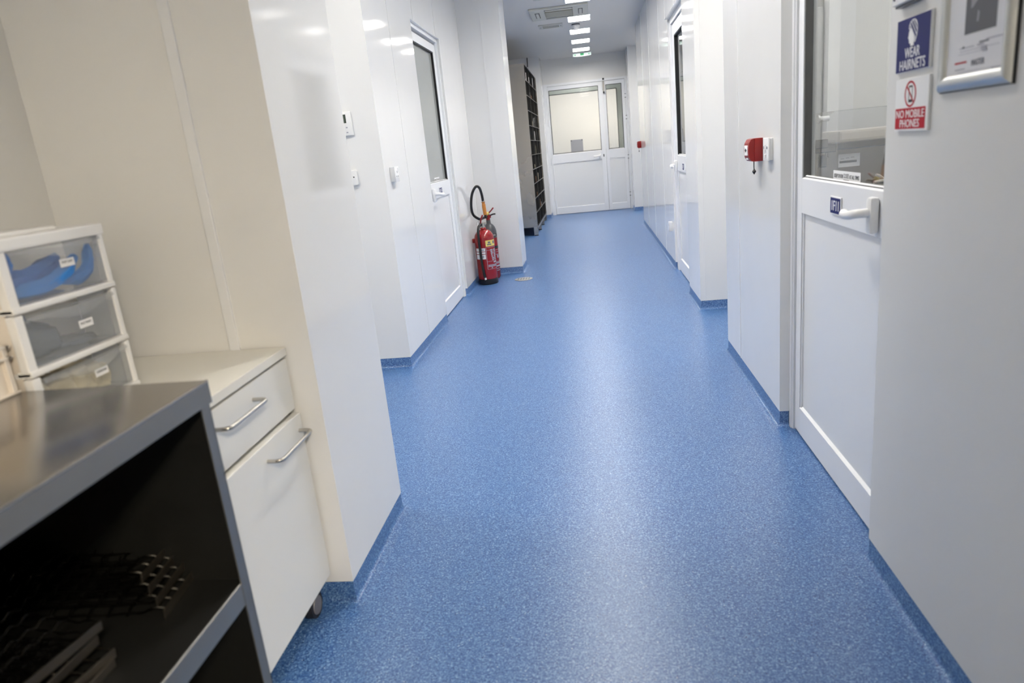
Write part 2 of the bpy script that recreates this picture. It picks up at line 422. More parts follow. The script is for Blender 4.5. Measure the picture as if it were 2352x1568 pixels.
def door_leaf(F, root, u0, u1, z1, gl, zr, zk, pane='glass', gcol='gasket', st=.07):
    """leaf parts: frame (stiles, rails), pane, gasket, panel, kick rail. gl=(u0,u1,z0,z1) of the glass; zr rail underside; zk kick height"""
    a0, a1, b0, b1 = gl
    bm = BM()
    F.box(bm, u0, a0, .008, z1, -.045, 0, .002); F.box(bm, a1, u1, .008, z1, -.045, 0, .002)
    F.box(bm, a0, a1, b1, z1, -.045, 0); F.box(bm, a0, a1, zr, b0, -.045, 0)
    F.wedge(bm, a0, a1, b0, b0+.012, -.014, 0)
    obj('leaf_frame', bm, 'frame', root)
    bm = BM(); F.box(bm, a0, a1, .008, zk, -.045, 0); F.wedge(bm, a0+.004, a1-.004, zk, zk+.011, -.014, 0)
    obj('kick_rail', bm, 'frame', root)
    bm = BM(); F.box(bm, a0-.005, a1+.005, zk-.005, zr+.005, -.034, -.010)
    for e in (a0, a1):
        F.box(bm, e-.002, e+.012*(1 if e == a0 else -1), zk, zr, -.012, -.004)
    obj('lower_panel', bm, 'leafpanel', root)
    g = .008; bm = BM()
    F.box(bm, a0, a0+g, b0, b1, -.03, -.004); F.box(bm, a1-g, a1, b0, b1, -.03, -.004)
    F.box(bm, a0, a1, b1-g, b1, -.03, -.004); F.box(bm, a0, a1, b0, b0+g, -.03, -.006)
    obj('gasket', bm, gcol, root)
    bm = BM(); F.box(bm, a0+.002, a1-.002, b0+.002, b1-.002, -.024, -.02)
    obj('pane', bm, pane, root)
def jamb(F, root, u0, u1, z1, w, n0, n1, inner):
    bm = BM()
    F.box(bm, u0, u0+w, 0, z1, n0, n1, .0015); F.box(bm, u1-w, u1, 0, z1, n0, n1, .0015)
    F.box(bm, u0+w, u1-w, z1-w, z1, n0, n1, .0015)
    F.box(bm, u0+w, u0+w+.01, 0, z1-w, n0, inner); F.box(bm, u1-w-.01, u1-w, 0, z1-w, n0, inner)
    obj('door_frame', bm, 'frame', root)

# door into the machine room (glass above, panel below)
d1 = sroot('door_1', (.76, 2.3, 0)); F1 = Face('right', .76)
jamb(F1, d1, 1.81, 2.77, 2.15, .022, -.05, .013, .007)
door_leaf(F1, d1, 1.845, 2.735, 2.10, (1.92, 2.675, 1.004, 2.02), .881, .117, gcol='seal')
lever(F1, d1, 1.985, .94, .108)
# door further along the same side
d2 = sroot('door_2', (.76, 5.98, 0)); F2 = Face('right', .765)
jamb(F2, d2, 5.43, 6.53, 2.15, .05, -.06, .012, .006)
door_leaf(F2, d2, 5.49, 6.47, 2.09, (5.58, 6.36, 1.03, 2.0), .90, .12)
lever(F2, d2, 6.40, .94, -.12)
# door on the other side, grey film on its pane
d3 = sroot('door_3', (-1.185, 5.55, 0)); F3 = Face('left', -1.185)
jamb(F3, d3, 5.06, 6.02, 2.14, .03, -.05, .016, .008)
door_leaf(F3, d3, 5.10, 5.98, 2.09, (5.17, 5.90, 1.025, 2.03), .91, .118, 'film')
lever(F3, d3, 5.24, .94, .15)
# double doors at the end
d4 = sroot('door_4', (-.17, 12.95, 0)); F4 = Face('front', 12.95)
bm = BM()
F4.box(bm, -.72, -.655, 0, 2.27, -.06, .02, .002); F4.box(bm, .70, .737, 0, 2.27, -.06, .02, .002); F4.box(bm, -.655, .70, 2.232, 2.27, -.06, .02, .002)
obj('door_frame', bm, 'frame', d4)
door_leaf(F4, d4, -.65, .312, 2.225, (-.632, .238, 1.066, 2.165), .915, .125)
lever(F4, d4, .20, .975, -.11)
bm = BM(); F4.box(bm, .262, .278, .955, 1.0, 0, .004); obj('keyhole', bm, 'black', d4)
for z in (1.98, 1.62, .95, .3):
    bm = BM(); cyl(bm, F4.pt(-.668, z-.06, .022), F4.pt(-.668, z+.06, .022), .011, n=14); F4.box(bm, -.70, -.645, z-.045, z+.045, 0, .006)
    obj('hinge', bm, 'frame', d4, True)
d5 = sroot('door_5', (.5, 12.95, 0))
door_leaf(F4, d5, .316, .695, 2.225, (.368, .643, 1.065, 2.165), .915, .12)
for z in (1.98, 1.62, .95, .3):
    bm = BM(); cyl(bm, F4.pt(.70, z-.06, .022), F4.pt(.70, z+.06, .022), .011, n=14); F4.box(bm, .68, .727, z-.045, z+.045, 0, .006)
    h = obj('hinge', bm, 'frame', d5, True)
    bm = BM(); cyl(bm, F4.pt(.70, z-.066, .022), F4.pt(.70, z-.056, .022), .0125, n=12); cyl(bm, F4.pt(.70, z-.006, .022), F4.pt(.70, z+.002, .022), .0125, n=12)
    obj('hinge_pin', bm, 'black', h, True)
bm = BM(); F4.box(bm, .322, .348, 2.05, 2.255, 0, .014, .003); b_ = obj('shoot_bolt', bm, 'chrome', d5)
bm = BM(); F4.box(bm, .319, .351, 2.245, 2.275, 0, .03, .004); F4.box(bm, .322, .348, 2.02, 2.055, 0, .03, .004); obj('bolt_end', bm, 'black', b_)

# ------------------------------------------------------------------ signs and plates
def number_plate(side, c, s, label):
    t = thing('door_number_plate', shift(side, c, 0, -.021), label, 'sign')
    obj('plate', plate_bm(side, c, .098, .056, .004, .001), 'signw', t)
    obj('printed_face', plate_bm(side, shift(side, c, 0, 0, .004), .09, .048, .0004), 'navy', t)
    obj('lettering', text_bm(s, side, shift(side, c, 0, 0, .0044), .062, .03), 'signw', t)
number_plate('right', (.7595, 2.303, .938), '1F11', 'small navy 1F11 number plate beside the lever of the door with a machine behind it')
number_plate('right', (.7645, 5.97, .945), '1F', 'small navy number plate under the black-edged pane of the door past the white pillar')
number_plate('left', (-1.1845, 5.54, .957), '1F', 'small navy number plate above the lever of the grey-paned door by the extinguishers')
def notice(side, c, w, h, label):
    t = thing('door_notice', shift(side, c, 0, -h/2), label, 'notice')
    obj('sticker', plate_bm(side, c, w, h, .0006), 'signw', t)
    obj('lettering', text_bm('KEEP DOOR', side, shift(side, c, -w*.29, 0, .0006), w*.34, h*.36, .0003, .035), 'ink', t)
    obj('lettering', text_bm('CLOSED', side, shift(side, c, .0, .002, .0006), w*.2, h*.42, .0003, 0), 'ink', t)
    obj('lettering', text_bm('AT ALL TIMES', side, shift(side, c, w*.29, 0, .0006), w*.34, h*.36, .0003, .035), 'ink', t)
    obj('underline', plate_bm(side, shift(side, c, 0, -h*.32, .0006), w*.2, h*.05, .0003), 'ink', t)
notice('right', (.7795, 2.283, 1.026), .232, .032, 'white KEEP DOOR CLOSED sticker on the clear pane over the 1F11 plate')
notice('left', (-1.2045, 5.55, 1.045), .19, .036, 'white sticker with grey words on the grey pane over the left lever'.replace('left ', ''))

X = .705
c = (X, 1.675, 1.338)
t = thing('hairnet_sign', shift('right', c, 0, -.055), 'navy WEAR HAIRNETS sign with a white capped head above the no phones sign', 'sign')
obj('plate', plate_bm('right', c, .160, .110, .006, .0008), 'signw', t)
obj('printed_face', plate_bm('right', shift('right', c, 0, 0, .006), .157, .108, .0004), 'navy', t)
def pic(poly, o, k, d=.0004):
    bm = BM(); u, v, n = PLANES['right']; prism(bm, [(a*k*1.38, b*k) for a, b in poly], u, v, n, o, d); return bm
o = shift('right', c, -.002, .022, .0064)
head = [(-.46, .12), (-.36, .3), (-.2, .22), (.05, -.1), (.22, -.45), (.24, -.75), (.2, -.8), (.24, -.98), (-.2, -1.0), (-.22, -.82), (-.34, -.78), (-.42, -.72), (-.4, -.6), (-.46, -.55), (-.44, -.45), (-.56, -.35), (-.5, -.15), (-.48, 0)]
obj('head_symbol', pic(head, o, .026), 'signw', t)
bm = BM(); u, v, n = PLANES['right']
def ribbon(bm, pts, w, o, k, d=.0004, side='right', close=False, sx=1):
    u, v, n = PLANES[side]; q = [Vector(p) for p in pts]
    if close: q.append(q[0])
    for i, (a, b) in enumerate(zip(q[:-1], q[1:])):
        d = .0003+.00005*(i % 5)
        e = (b-a).normalized(); f = Vector((-e.y, e.x))*w/2
        prism(bm, [((p.x)*k*sx, (p.y)*k) for p in (a-f-e*w*.2, b-f+e*w*.2, b+f+e*w*.2, a+f-e*w*.2)], u, v, n, o, d)
cap = [(-.47, .36), (-.44, .62), (-.3, .84), (-.05, .98), (.22, .98), (.46, .82), (.6, .5), (.62, .1), (.55, -.3), (.42, -.6), (.36, -.75)]
band = [(-.47, .36), (-.25, .32), (0, .02), (.2, -.35), (.36, -.75)]
ribbon(bm, cap, .07, o, .026, sx=1.38); ribbon(bm, band, .07, o, .026, sx=1.38)
for a, b in (((-.38, .68), (.44, -.55)), ((-.2, .88), (.56, -.25)), ((.02, .96), (.6, .12)), ((.26, .94), (.6, .46)), ((-.46, .45), (-.05, .1))): ribbon(bm, (a, b), .06, o, .026, sx=1.38)
obj('hairnet_symbol', bm, 'signw', t)
obj('lettering', text_bm('WEAR', 'right', shift('right', c, .0, -.0165, .0064), .071, .0205, .0003, .014), 'signw', t)
obj('lettering', text_bm('HAIRNETS', 'right', shift('right', c, .002, -.0405, .0064), .121, .0205, .0003, .014), 'signw', t)
c = (X, 1.669, 1.214)
t = thing('phone_ban_sign', shift('right', c, 0, -.055), 'white and red NO MOBILE PHONES sign below the navy sign', 'sign')
obj('plate', plate_bm('right', c, .160, .110, .006, .0008), 'signw', t)
rp = shift('right', c, -.003, -.0285, .006)
obj('red_panel', plate_bm('right', rp, .146, .044, .0005, .0002), 'signred', t)
obj('lettering', text_bm('NO MOBILE', 'right', shift('right', rp, 0, .0095, .0005), .135, .0165, .0003, .014), 'signw', t)
obj('lettering', text_bm('PHONES', 'right', shift('right', rp, 0, -.0105, .0005), .094, .0165, .0003, .014), 'signw', t)
o = shift('right', c, -.005, .022, .006)
bm = BM(); ring = [(.95*math.cos(2*PI*k/40), .95*math.sin(2*PI*k/40)) for k in range(40)]
N_ = 48; u, v, n = map(Vector, PLANES['right']); rr = []
for k in range(N_):
    q = u*math.cos(2*PI*k/N_)+v*math.sin(2*PI*k/N_)
    rr.append([bm.verts.new(o+q*.0231), bm.verts.new(o+q*.0231+n*.0005), bm.verts.new(o+q*.0273+n*.0005), bm.verts.new(o+q*.0273)])
for k in range(N_):
    for j in range(4): bm.faces.new((rr[k][j], rr[(k+1) % N_][j], rr[(k+1) % N_][(j+1) % 4], rr[k][(j+1) % 4]))
ribbon(bm, [(-.66, .66), (.66, -.66)], .13, o+Vector((-.0006, 0, 0)), .0265)
obj('ban_symbol', bm, 'signred', t)
bm = BM(); ribbon(bm, [(-.27, .62), (.33, .62), (.33, -.62), (-.27, -.62)], .07, o, .0265, close=True); ribbon(bm, [(-.27, -.52), (.33, -.52)], .2, o, .0265); ribbon(bm, [(-.27, .58), (.33, .58)], .12, o, .0265)
obj('phone_symbol', bm, 'ink', t)

# poster in a snap frame
fy0, fy1, fz0, fz1 = 1.30, 1.552, 1.228, 1.585     # outer edges
t = thing('poster_frame', (X, (fy0+fy1)/2, fz0), 'silver snap frame holding a printed poster with a grey photo', 'poster frame')
w_ = .030
def rail(pts_out, pts_in, name):
    """rounded rail with mitred ends between outer and inner corner points"""
    prof = [(0, 0), (.06, .006), (.25, .0115), (.5, .014), (.75, .012), (.94, .0075), (1, .003), (1, 0)]
    bm = BM(); rows = []
    for (po, pi) in zip(pts_out, pts_in):
        po, pi = Vector(po), Vector(pi)
        rows.append([bm.verts.new((X-d, po.x+(pi.x-po.x)*a, po.y+(pi.y-po.y)*a)) for a, d in prof])
    for j in range(len(prof)-1): bm.faces.new((rows[0][j], rows[1][j], rows[1][j+1], rows[0][j+1]))
    bm.faces.new(rows[0]); bm.faces.new(rows[1][::-1])
    return obj(name, bm, 'alu', t, True)
oc = [(fy0, fz0), (fy1, fz0), (fy1, fz1), (fy0, fz1)]; ic = [(fy0+w_, fz0+w_), (fy1-w_, fz0+w_), (fy1-w_, fz1-w_), (fy0+w_, fz1-w_)]
for k in range(4): rail((oc[k], oc[(k+1) % 4]), (ic[k], ic[(k+1) % 4]), 'frame_rail')
bm = BM(); box(bm, (X+.0, fy0-.003, fz0-.001), (X-.004, fy1-.004, fz1+.003)); obj('back_board', bm, 'black', t)
bm = BM(); box(bm, (X-.004, fy0+.02, fz0+.02), (X-.0048, fy1-.02, fz1-.02)); pr = obj('poster', bm, 'paper', t)
def on(y, z, w, h, m, name, d=.0004):
    return obj(name, plate_bm('right', (X-.0048, y, z), w, h, d), m, pr)
on(1.411, 1.387, .104, .125, 'photo', 'portrait_photo')
bm = BM(); u, v, n = PLANES['right']; o = Vector((X-.0052, 1.411, 1.387))
prism(bm, [(-.026, -.018), (-.012, -.008), (-.010, .012), (-.02, .03), (-.026, .0625), (-.012, .0625), (-.034, .0625), (-.034, -.02)][:5]+[(-.034, .0625), (-.034, -.02)], u, v, n, o, .0003)
prism(bm, [(.006, -.004), (.012, .012), (.008, .0625), (.052, .0625), (.052, .012)], u, v, n, o, .0003)
prism(bm, [(-.012, -.045), (-.006, -.045), (-.004, -.03), (-.01, -.026)], u, v, n, o, .0003)
obj('photo_highlight', bm, 'photol', pr)
for z, y, w, h, m in ((1.3085, 1.362, .05, .0025, 'inkl'), (1.306, 1.394, .03, .003, 'inkg'), (1.302, 1.405, .022, .003, 'inkl'), (1.297, 1.392, .022, .0025, 'inkl'), (1.2935, 1.394, .018, .0025, 'inkl'), (1.290, 1.39, .014, .0025, 'inkl'), (1.302, 1.452, .05, .0018, 'inkl'), (1.303, 1.464, .006, .004, 'inkg'), (1.2965, 1.41, .13, .0010, 'inkl'), (1.2915, 1.43, .10, .0008, 'inkl'),
                      (1.260, 1.42, .12, .0008, 'inkl'), (1.2585, 1.349, .030, .0022, 'inkl'), (1.2655, 1.472, .035, .0022, 'inkl')):
    on(y, z, w, h, m, 'print_line')
on(1.4705, 1.2772, .042, .0032, 'signred', 'red_print_line')
obj('print_lettering', text_bm('MASTER', 'right', (X-.0048, 1.410, 1.2735), .043, .0105, .0004, .03), 'inkg', pr)

# small white box above the navy sign
t = thing('wall_plate', (X, 1.70, 1.418), 'white plastic wall plate just above the navy sign', 'switch plate')
obj('back_box', plate_bm('right', (X, 1.70, 1.462), .106, .088, .014, .002), 'grey', t)
obj('cover', plate_bm('right', (X-.012, 1.702, 1.464), .098, .082, .010, .003), 'plasticw', t)
for dy in (-.036, .036):
    bm = BM(); cyl(bm, (X-.021, 1.702+dy, 1.437), (X-.0235, 1.702+dy, 1.437), .004, n=10); obj('screw', bm, 'inkg', t)

# ------------------------------------------------------------------ call points and sockets
def call_point(x, y, z, label):
    t = thing('fire_call_point', (x, y, z), label, 'fire alarm call point')
    bm = BM(); box(bm, (x, y, z), (x-.034, y+.09, z+.093), .003); obj('back_box', bm, 'redp', t, True)
    bm = BM(); P = [(0, 0), (.0, .093), (.012, .090), (.021, .075), (.024, .0465), (.021, .018), (.012, .003)]
    a = [bm.verts.new((x-.034-p, y+.002, z+q)) for p, q in P]; b = [bm.verts.new((x-.034-p, y+.088, z+q)) for p, q in P]
    bm.faces.new(a); bm.faces.new(b[::-1])
    for i in range(len(P)): bm.faces.new((a[i], a[(i+1) % len(P)], b[(i+1) % len(P)], b[i]))
    obj('front_cover', bm, 'redp', t)
    bm = BM(); box(bm, (x-.045, y+.018, z+.026), (x-.0595, y+.072, z+.066), .002); e = obj('push_element', bm, 'signw', t)
    bm = BM(); cyl(bm, (x-.0594, y+.045, z+.047), (x-.0605, y+.045, z+.047), .0075, n=16)
    for s in (-1, 1):
        box(bm, (x-.0594, y+.045+s*.012-.003, z+.045), (x-.0605, y+.045+s*.012+.003, z+.049))
    obj('press_mark', bm, 'ink', e)
    bm = BM(); box(bm, (x-.044, y+.03, z+.009), (x-.0545, y+.06, z+.016))
    obj('printed_strip', bm, 'signw', t)
    bm = BM(); tube(bm, [(x-.034, y+.012, z+.004), (x-.034, y+.012, z-.02), (x-.033, y+.012, z-.036)], .0022, 8, 3)
    cyl(bm, (x-.033, y+.012, z-.03), (x-.033, y+.012, z-.04), .0025, .0085, 12); cyl(bm, (x-.033, y+.012, z-.04), (x-.033, y+.012, z-.052), .0085, .001, 12)
    obj('test_key', bm, 'black', t, True)
call_point(.709, 3.04, 1.063, 'red fire call point with a hanging black key beside the white spur switch')
call_point(.737, 10.19, 1.075, 'small red fire call point at the far end of the panelled corridor wall')

def accessory(name, side, c, w, h, d, label, cat, marks):
    t = thing(name, shift(side, c, 0, -h/2), label, cat)
    obj('back_box', plate_bm(side, c, w*.94, h*.96, d*.7, .003), 'plasticw', t, True)
    obj('face_plate', plate_bm(side, shift(side, c, 0, 0, d*.66), w, h, d*.34, .0025), 'plasticw', t, True)
    for nm, a, b, ww, hh, dd, m in marks:
        obj(nm, plate_bm(side, shift(side, c, a, b, d), ww, hh, dd, min(.001, dd*.3)), m, t)
    return t
accessory('spur_switch', 'right', (.709, 2.915, 1.112), .084, .086, .02, 'white fused spur switch beside the near red call point', 'switch',
          [('rocker', 0, .006, .016, .028, .004, 'plasticw'), ('fuse_holder', 0, -.026, .022, .014, .003, 'plasticw'), ('indicator', -.022, .006, .006, .01, .002, 'inkg'), ('indicator', .026, .006, .006, .01, .002, 'inkg')])
accessory('wall_socket', 'right', (.737, 6.73, .378), .086, .086, .03, 'white low wall socket on the panelled wall past the far lever door', 'socket',
          [('rocker', .02, .02, .012, .02, .004, 'plasticw')])
accessory('wall_socket', 'left', (-1.148, 4.08, 1.14), .084, .086, .032, 'white wall socket with three dark holes on the panel before the grey-paned door', 'socket',
          [('pin_hole', 0, .012, .006, .012, .0006, 'inkg'), ('pin_hole', -.016, -.012, .01, .006, .0006, 'inkg'), ('pin_hole', .016, -.012, .01, .006, .0006, 'inkg'), ('rocker', .026, .024, .012, .022, .003, 'plasticw')])
accessory('key_switch', 'front', (-1.327, 3.93, 1.145), .05, .08, .024, 'narrow white key switch below the room thermostat', 'switch',
          [('key_hole', .006, .004, .007, .007, .0008, 'ink'), ('rocker', -.012, -.002, .01, .036, .003, 'plasticw')])
c = (-1.334, 3.932, 1.438)
t = thing('room_thermostat', shift('front', c, 0, -.064), 'white room thermostat with a dark screen above the key switch', 'thermostat')
obj('housing', plate_bm('front', c, .092, .128, .02, .006), 'plasticw', t, True)
obj('screen', plate_bm('front', shift('front', c, -.009, .027, .0195), .05, .046, .001), 'lcd', t)
for a in (-.018, .014):
    for b in (-.02, -.046): obj('button', plate_bm('front', shift('front', c, a, b, .0197), .01, .007, .001), 'inkl', t)

# ------------------------------------------------------------------ ceiling fittings
def light(x, y, label, m='led', wx=.13, wy=.185, group='ceiling light panels along the corridor'):
    t = thing('ceiling_light', (x, y, CH), label, 'ceiling light', group)
    bm = BM(); f = .012
    for a in (-1, 1):
        box(bm, (x+a*wx, y-wy-f, CH), (x+a*(wx+f), y+wy+f, CH-.006)); box(bm, (x-wx, y+a*wy, CH), (x+wx, y+a*(wy+f), CH-.006))
    obj('frame', bm, 'plasticw', t)
    bm = BM(); box(bm, (x-wx, y-wy, CH-.001), (x+wx, y+wy, CH-.005)); obj('diffuser', bm, m, t)
    return t
ys = [12.11, 11.16, 10.21, 9.21, 7.99]
nm = ['fifth', 'fourth', 'third', 'second', 'first']
lb = ['glowing ceiling light panel just before the exit sign', 'glowing ceiling light panel, one before the panel by the exit sign', 'glowing ceiling light panel right behind the smoke detector', 'glowing ceiling light panel between the air conditioner and the smoke detector', 'glowing ceiling light panel in front of the air conditioner']
L0 = light(-.008, ys[0], lb[0])
for y, s in zip(ys[1:], lb[1:]): dup(L0, (0, y-ys[0], 0), s)
for y in (6.9, 5.8, 4.7, 3.6, 2.6):
    dup(L0, (0, y-ys[0], 0), 'glowing ceiling light panel nearer than the air conditioner')
light(1.5, 4.35, 'glowing ceiling light panel in the side recess', 'ledsoft', group='ceiling light panels in side spaces')
light(1.5, 11.4, 'glowing ceiling light panel in the far side passage', 'ledsoft', group='ceiling light panels in side spaces')
light(-1.7, 2.45, 'added ceiling light panel in the opening past the pillar, brightening its far face', 'fillside', .185, .185, 'ceiling light panels in side spaces')  # unseen lamp added to brighten the white face past the pillar
light(1.55, 2.4, 'glowing ceiling light panel in the machine room', 'ledroom', .3, .5, 'ceiling light panels in side spaces')
light(1.1, -1.5, 'added unseen warm ceiling light panel behind the side wall, lighting the alcove', 'ledwarm', .3, .4, 'ceiling light panels in side spaces')  # unseen lamp, placed to throw warm light through the wall slot onto the alcove
light(-.1, 13.28, 'added ceiling light panel behind the end doors, brightening the grey-green wall', 'ledroom2', .25, .08, 'ceiling light panels in side spaces')  # small lamp added to lift the otherwise dark grey-green partition
light(0, 14.6, 'glowing ceiling light panel in the cream room', 'ledroom2', .4, .4, 'ceiling light panels in side spaces')

x0, x1, y0, y1 = -.555, .10, 8.29, 8.95
t = thing('ceiling_air_conditioner', ((x0+x1)/2, (y0+y1)/2, CH), 'square ceiling air conditioner with a beige grille and four slots', 'air conditioner')
bm = BM(); box(bm, (x0, y0, CH), (x1, y1, CH-.022), .008); obj('fascia', bm, 'acw', t)
bm = BM(); box(bm, (x0+.17, y0+.16, CH-.02), (x1-.17, y1-.16, CH-.026)); g = obj('intake_grille', bm, 'mesh', t)
bm = BM()
for k in range(12):
    yy = y0+.18+k*.027; box(bm, (x0+.175, yy, CH-.0255), (x1-.175, yy+.006, CH-.029))
obj('grille_slats', bm, 'acw', g)
for (a0, b0, a1, b1) in ((x0+.06, y0+.17, x0+.11, y1-.17), (x1-.11, y0+.17, x1-.06, y1-.17), (x0+.17, y0+.06, x1-.17, y0+.10), (x0+.17, y1-.10, x1-.17, y1-.06)):
    bm = BM(); box(bm, (a0, b0, CH-.02), (a1, b1, CH-.0235)); q = obj('outlet_slot', bm, 'gasket', t)
    bm = BM(); sx, sy = (a1-a0)*.16, (b1-b0)*.16
    if a1-a0 < b1-b0: box(bm, (a0+sx, b0+.01, CH-.0225), (a1-sx, b1-.01, CH-.030), .002)
    else: box(bm, (a0+.01, b0+sy*.6, CH-.0225), (a1-.01, b1-sy*.6, CH-.030), .002)
    obj('louvre', bm, 'acw', q)
def vent(x0, x1, y0, y1, label):
    t = thing('ceiling_vent', ((x0+x1)/2, (y0+y1)/2, CH), label, 'vent')
    bm = BM(); f = .05
    box(bm, (x0, y0, CH), (x0+f, y1, CH-.012), .002); box(bm, (x1-f, y0, CH), (x1, y1, CH-.012), .002)
    box(bm, (x0+f, y0, CH), (x1-f, y0+f, CH-.012), .002); box(bm, (x0+f, y1-f, CH), (x1-f, y1, CH-.012), .002)
    obj('frame', bm, 'acw', t)
    bm = BM(); box(bm, (x0+f, y0+f, CH), (x1-f, y1-f, CH-.003)); obj('duct_plate', bm, 'grey', t)
    bm = BM()
    for k in range(4):
        yy = y0+f+.012+k*(y1-y0-2*f-.02)/4; box(bm, (x0+f, yy, CH-.004), (x1-f, yy+.014, CH-.010))
    obj('vanes', bm, 'acw', t)
    for a in (x0+f/2, x1-f/2):
        bm = BM(); cyl(bm, (a, (y0+y1)/2, CH-.011), (a, (y0+y1)/2, CH-.0145), .007, n=10); obj('screw', bm, 'inkg', t)
vent(-.52, -.215, 9.38, 9.66, 'flat metal ceiling vent behind the air conditioner')
vent(-.46, -.2, 7.55, 7.83, 'flat metal ceiling vent in front of the air conditioner')
sc = (-.055, 9.62)
t = thing('smoke_detector', (sc[0], sc[1], CH), 'round white smoke detector hanging between two ceiling light panels', 'smoke detector')
bm = BM(); cyl(bm, (sc[0], sc[1], CH), (sc[0], sc[1], CH-.014), .054, .052, 32); obj('mount', bm, 'grey', t, True)
bm = BM(); lathe(bm, [(0, -.014), (.05, -.014), (.05, -.042), (.042, -.05), (0, -.05)], (sc[0], sc[1], CH)); obj('body', bm, 'plasticw', t, True)
bm = BM(); lathe(bm, [(0, -.048), (.030, -.05), (.036, -.062), (.028, -.07), (0, -.071)], (sc[0], sc[1], CH)); obj('sensor_cap', bm, 'plasticw', t, True)
t = thing('exit_sign', (0, 12.45, 2.612), 'lit white exit sign with green marks hanging from the corridor ceiling', 'exit sign')
bm = BM(); box(bm, (-.157, 12.44, 2.66), (.157, 12.48, CH), .003); obj('housing', bm, 'plasticw', t)
bm = BM(); P = [(-.152, .06), (-.152, .004)] + [(-.152+.304*k/10, .004-.008*math.sin(PI*k/10)) for k in range(1, 10)] + [(.152, .004), (.152, .06)]
prism(bm, P, (1, 0, 0), (0, 0, 1), (0, -1, 0), (0, 12.464, 2.614), .008); pn = obj('lit_panel', bm, 'exitw', t)
bm = BM(); box(bm, (-.028, 12.4558, 2.624), (.03, 12.4552, 2.660)); obj('door_symbol', bm, 'green', pn)
for s in (-1, 1):
    bm = BM(); prism(bm, [(s*.105, .012), (s*.135, .022), (s*.105, .034)], (1, 0, 0), (0, 0, 1), (0, -1, 0), (0, 12.4558, 2.616), .0006); obj('arrow', bm, 'green', pn)
t = thing('cable_drop', (-.91, 12.4, 2.465), 'thin black cable dropping from the ceiling to a white box above the steel rack', 'cable')
bm = BM(); cyl(bm, (-.915, 12.385, 2.53), (-.912, 12.385, CH), .008, n=10); obj('cable', bm, 'black', t, True)
bm = BM(); box(bm, (-.94, 12.4, 2.465), (-.885, 12.365, 2.532), .004); obj('junction_box', bm, 'plasticw', t)

# floor drain
t = thing('floor_drain', (-.703, 6.625, 0), 'round steel drain cover set in the blue floor before the extinguishers', 'drain')
bm = BM(); lathe(bm, [(0, .001), (.088, .001), (.088, .003), (.078, .0045), (0, .0045)], (-.703, 6.625, 0), 48); obj('cover', bm, 'draincover', t, True)
bm = BM()
for k in range(-2, 3): box(bm, (-.703+k*.026-.005, 6.625-.045, .0044), (-.703+k*.026+.005, 6.625+.045, .0049), .0001)
obj('slots', bm, 'grey', t)

# ------------------------------------------------------------------ fire extinguishers
def patch(r, c, a0, a1, z0, z1, n=12):
    bm = BM(); lathe(bm, [(r, z0), (r, z1)], c, n, math.radians(a0), math.radians(a1)); return bm
cx, cy = -1.038, 6.555; R = .093; c0 = (cx, cy, 0)
t = thing('foam_fire_extinguisher', (cx, cy, 0), 'red foam extinguisher with a black base, yellow label and front hose', 'fire extinguisher')
bm = BM(); lathe(bm, [(0, 0), (R-.006, 0), (R+.002, .006), (R+.002, .05), (R-.004, .054), (0, .054)], c0); obj('base_cup', bm, 'black', t, True)
prof = [(R-.006, .05), (R, .056), (R, .44)] + [(R*math.cos(a)*.99+.001, .44+.085*math.sin(a)) for a in [k*PI/2/9 for k in range(1, 9)]] + [(.03, .525), (.026, .538), (0, .538)]
bm = BM(); lathe(bm, prof, c0); cylinder = obj('cylinder', bm, 'red', t, True)
obj('yellow_label', patch(R+.0008, c0, 14, 88, .365, .422), 'yellow', cylinder, True)
bm = BM(); lathe(bm, [(R+.0012, .376), (R+.0012, .388)], c0, 8, math.radians(22), math.radians(50))
lathe(bm, [(R+.0012, .392), (R+.0012, .41)], c0, 8, math.radians(28), math.radians(44)); lathe(bm, [(R+.0012, .385), (R+.0012, .412)], c0, 8, math.radians(62), math.radians(78)); obj('label_print', bm, 'inkg', cylinder, True)
for z0, z1 in ((.322, .352), (.298, .316), (.248, .292)): obj('white_label', patch(R+.0008, c0, -54, 8, z0, z1), 'signw', cylinder, True)
bm = BM(); lathe(bm, [(R+.0012, .33), (R+.0012, .342)], c0, 8, math.radians(-24), math.radians(2)); lathe(bm, [(R+.0012, .262), (R+.0012, .28)], c0, 8, math.radians(-14), math.radians(-2)); obj('label_print', bm, 'inkl', cylinder, True)
bm = BM()
def gline(bm, a0, a1, z0, z1): lathe(bm, [(R+.0009, z0), (R+.0009, z1)], c0, 8, math.radians(a0), math.radians(a1))
for a0, a1, z0, z1 in ((12, 88, .355, .357), (12, 88, .328, .330), (12, 88, .222, .224), (12, 88, .148, .150), (12, 14, .148, .357)): gline(bm, a0, a1, z0, z1)
random.seed(3)
for k in range(7):
    z = .335-k*.0155
    gline(bm, 38+k*1.5, 52+random.random()*8, z-.012, z); gline(bm, 62, 76+random.random()*8, z-.011, z)
gline(bm, 55, 86, .205, .22)
for k in range(3): gline(bm, 18, 80, .186-k*.008, .191-k*.008)
prism(bm, [(0, 0), (.018, 0), (.009, .016)], (math.cos(.7), math.sin(.7), 0), (0, 0, 1), (math.sin(.7), -math.cos(.7), 0), (cx+(R+.0006)*math.sin(.62), cy-(R+.0006)*math.cos(.62), .155), .0006)
obj('instruction_print', bm, 'inkl', cylinder, True)
bm = BM(); cyl(bm, (cx, cy, .53), (cx, cy, .58), .022, n=20); box(bm, (cx-.03, cy-.012, .555), (cx+.03, cy+.012, .585), .004); obj('valve', bm, 'chrome', t, True)
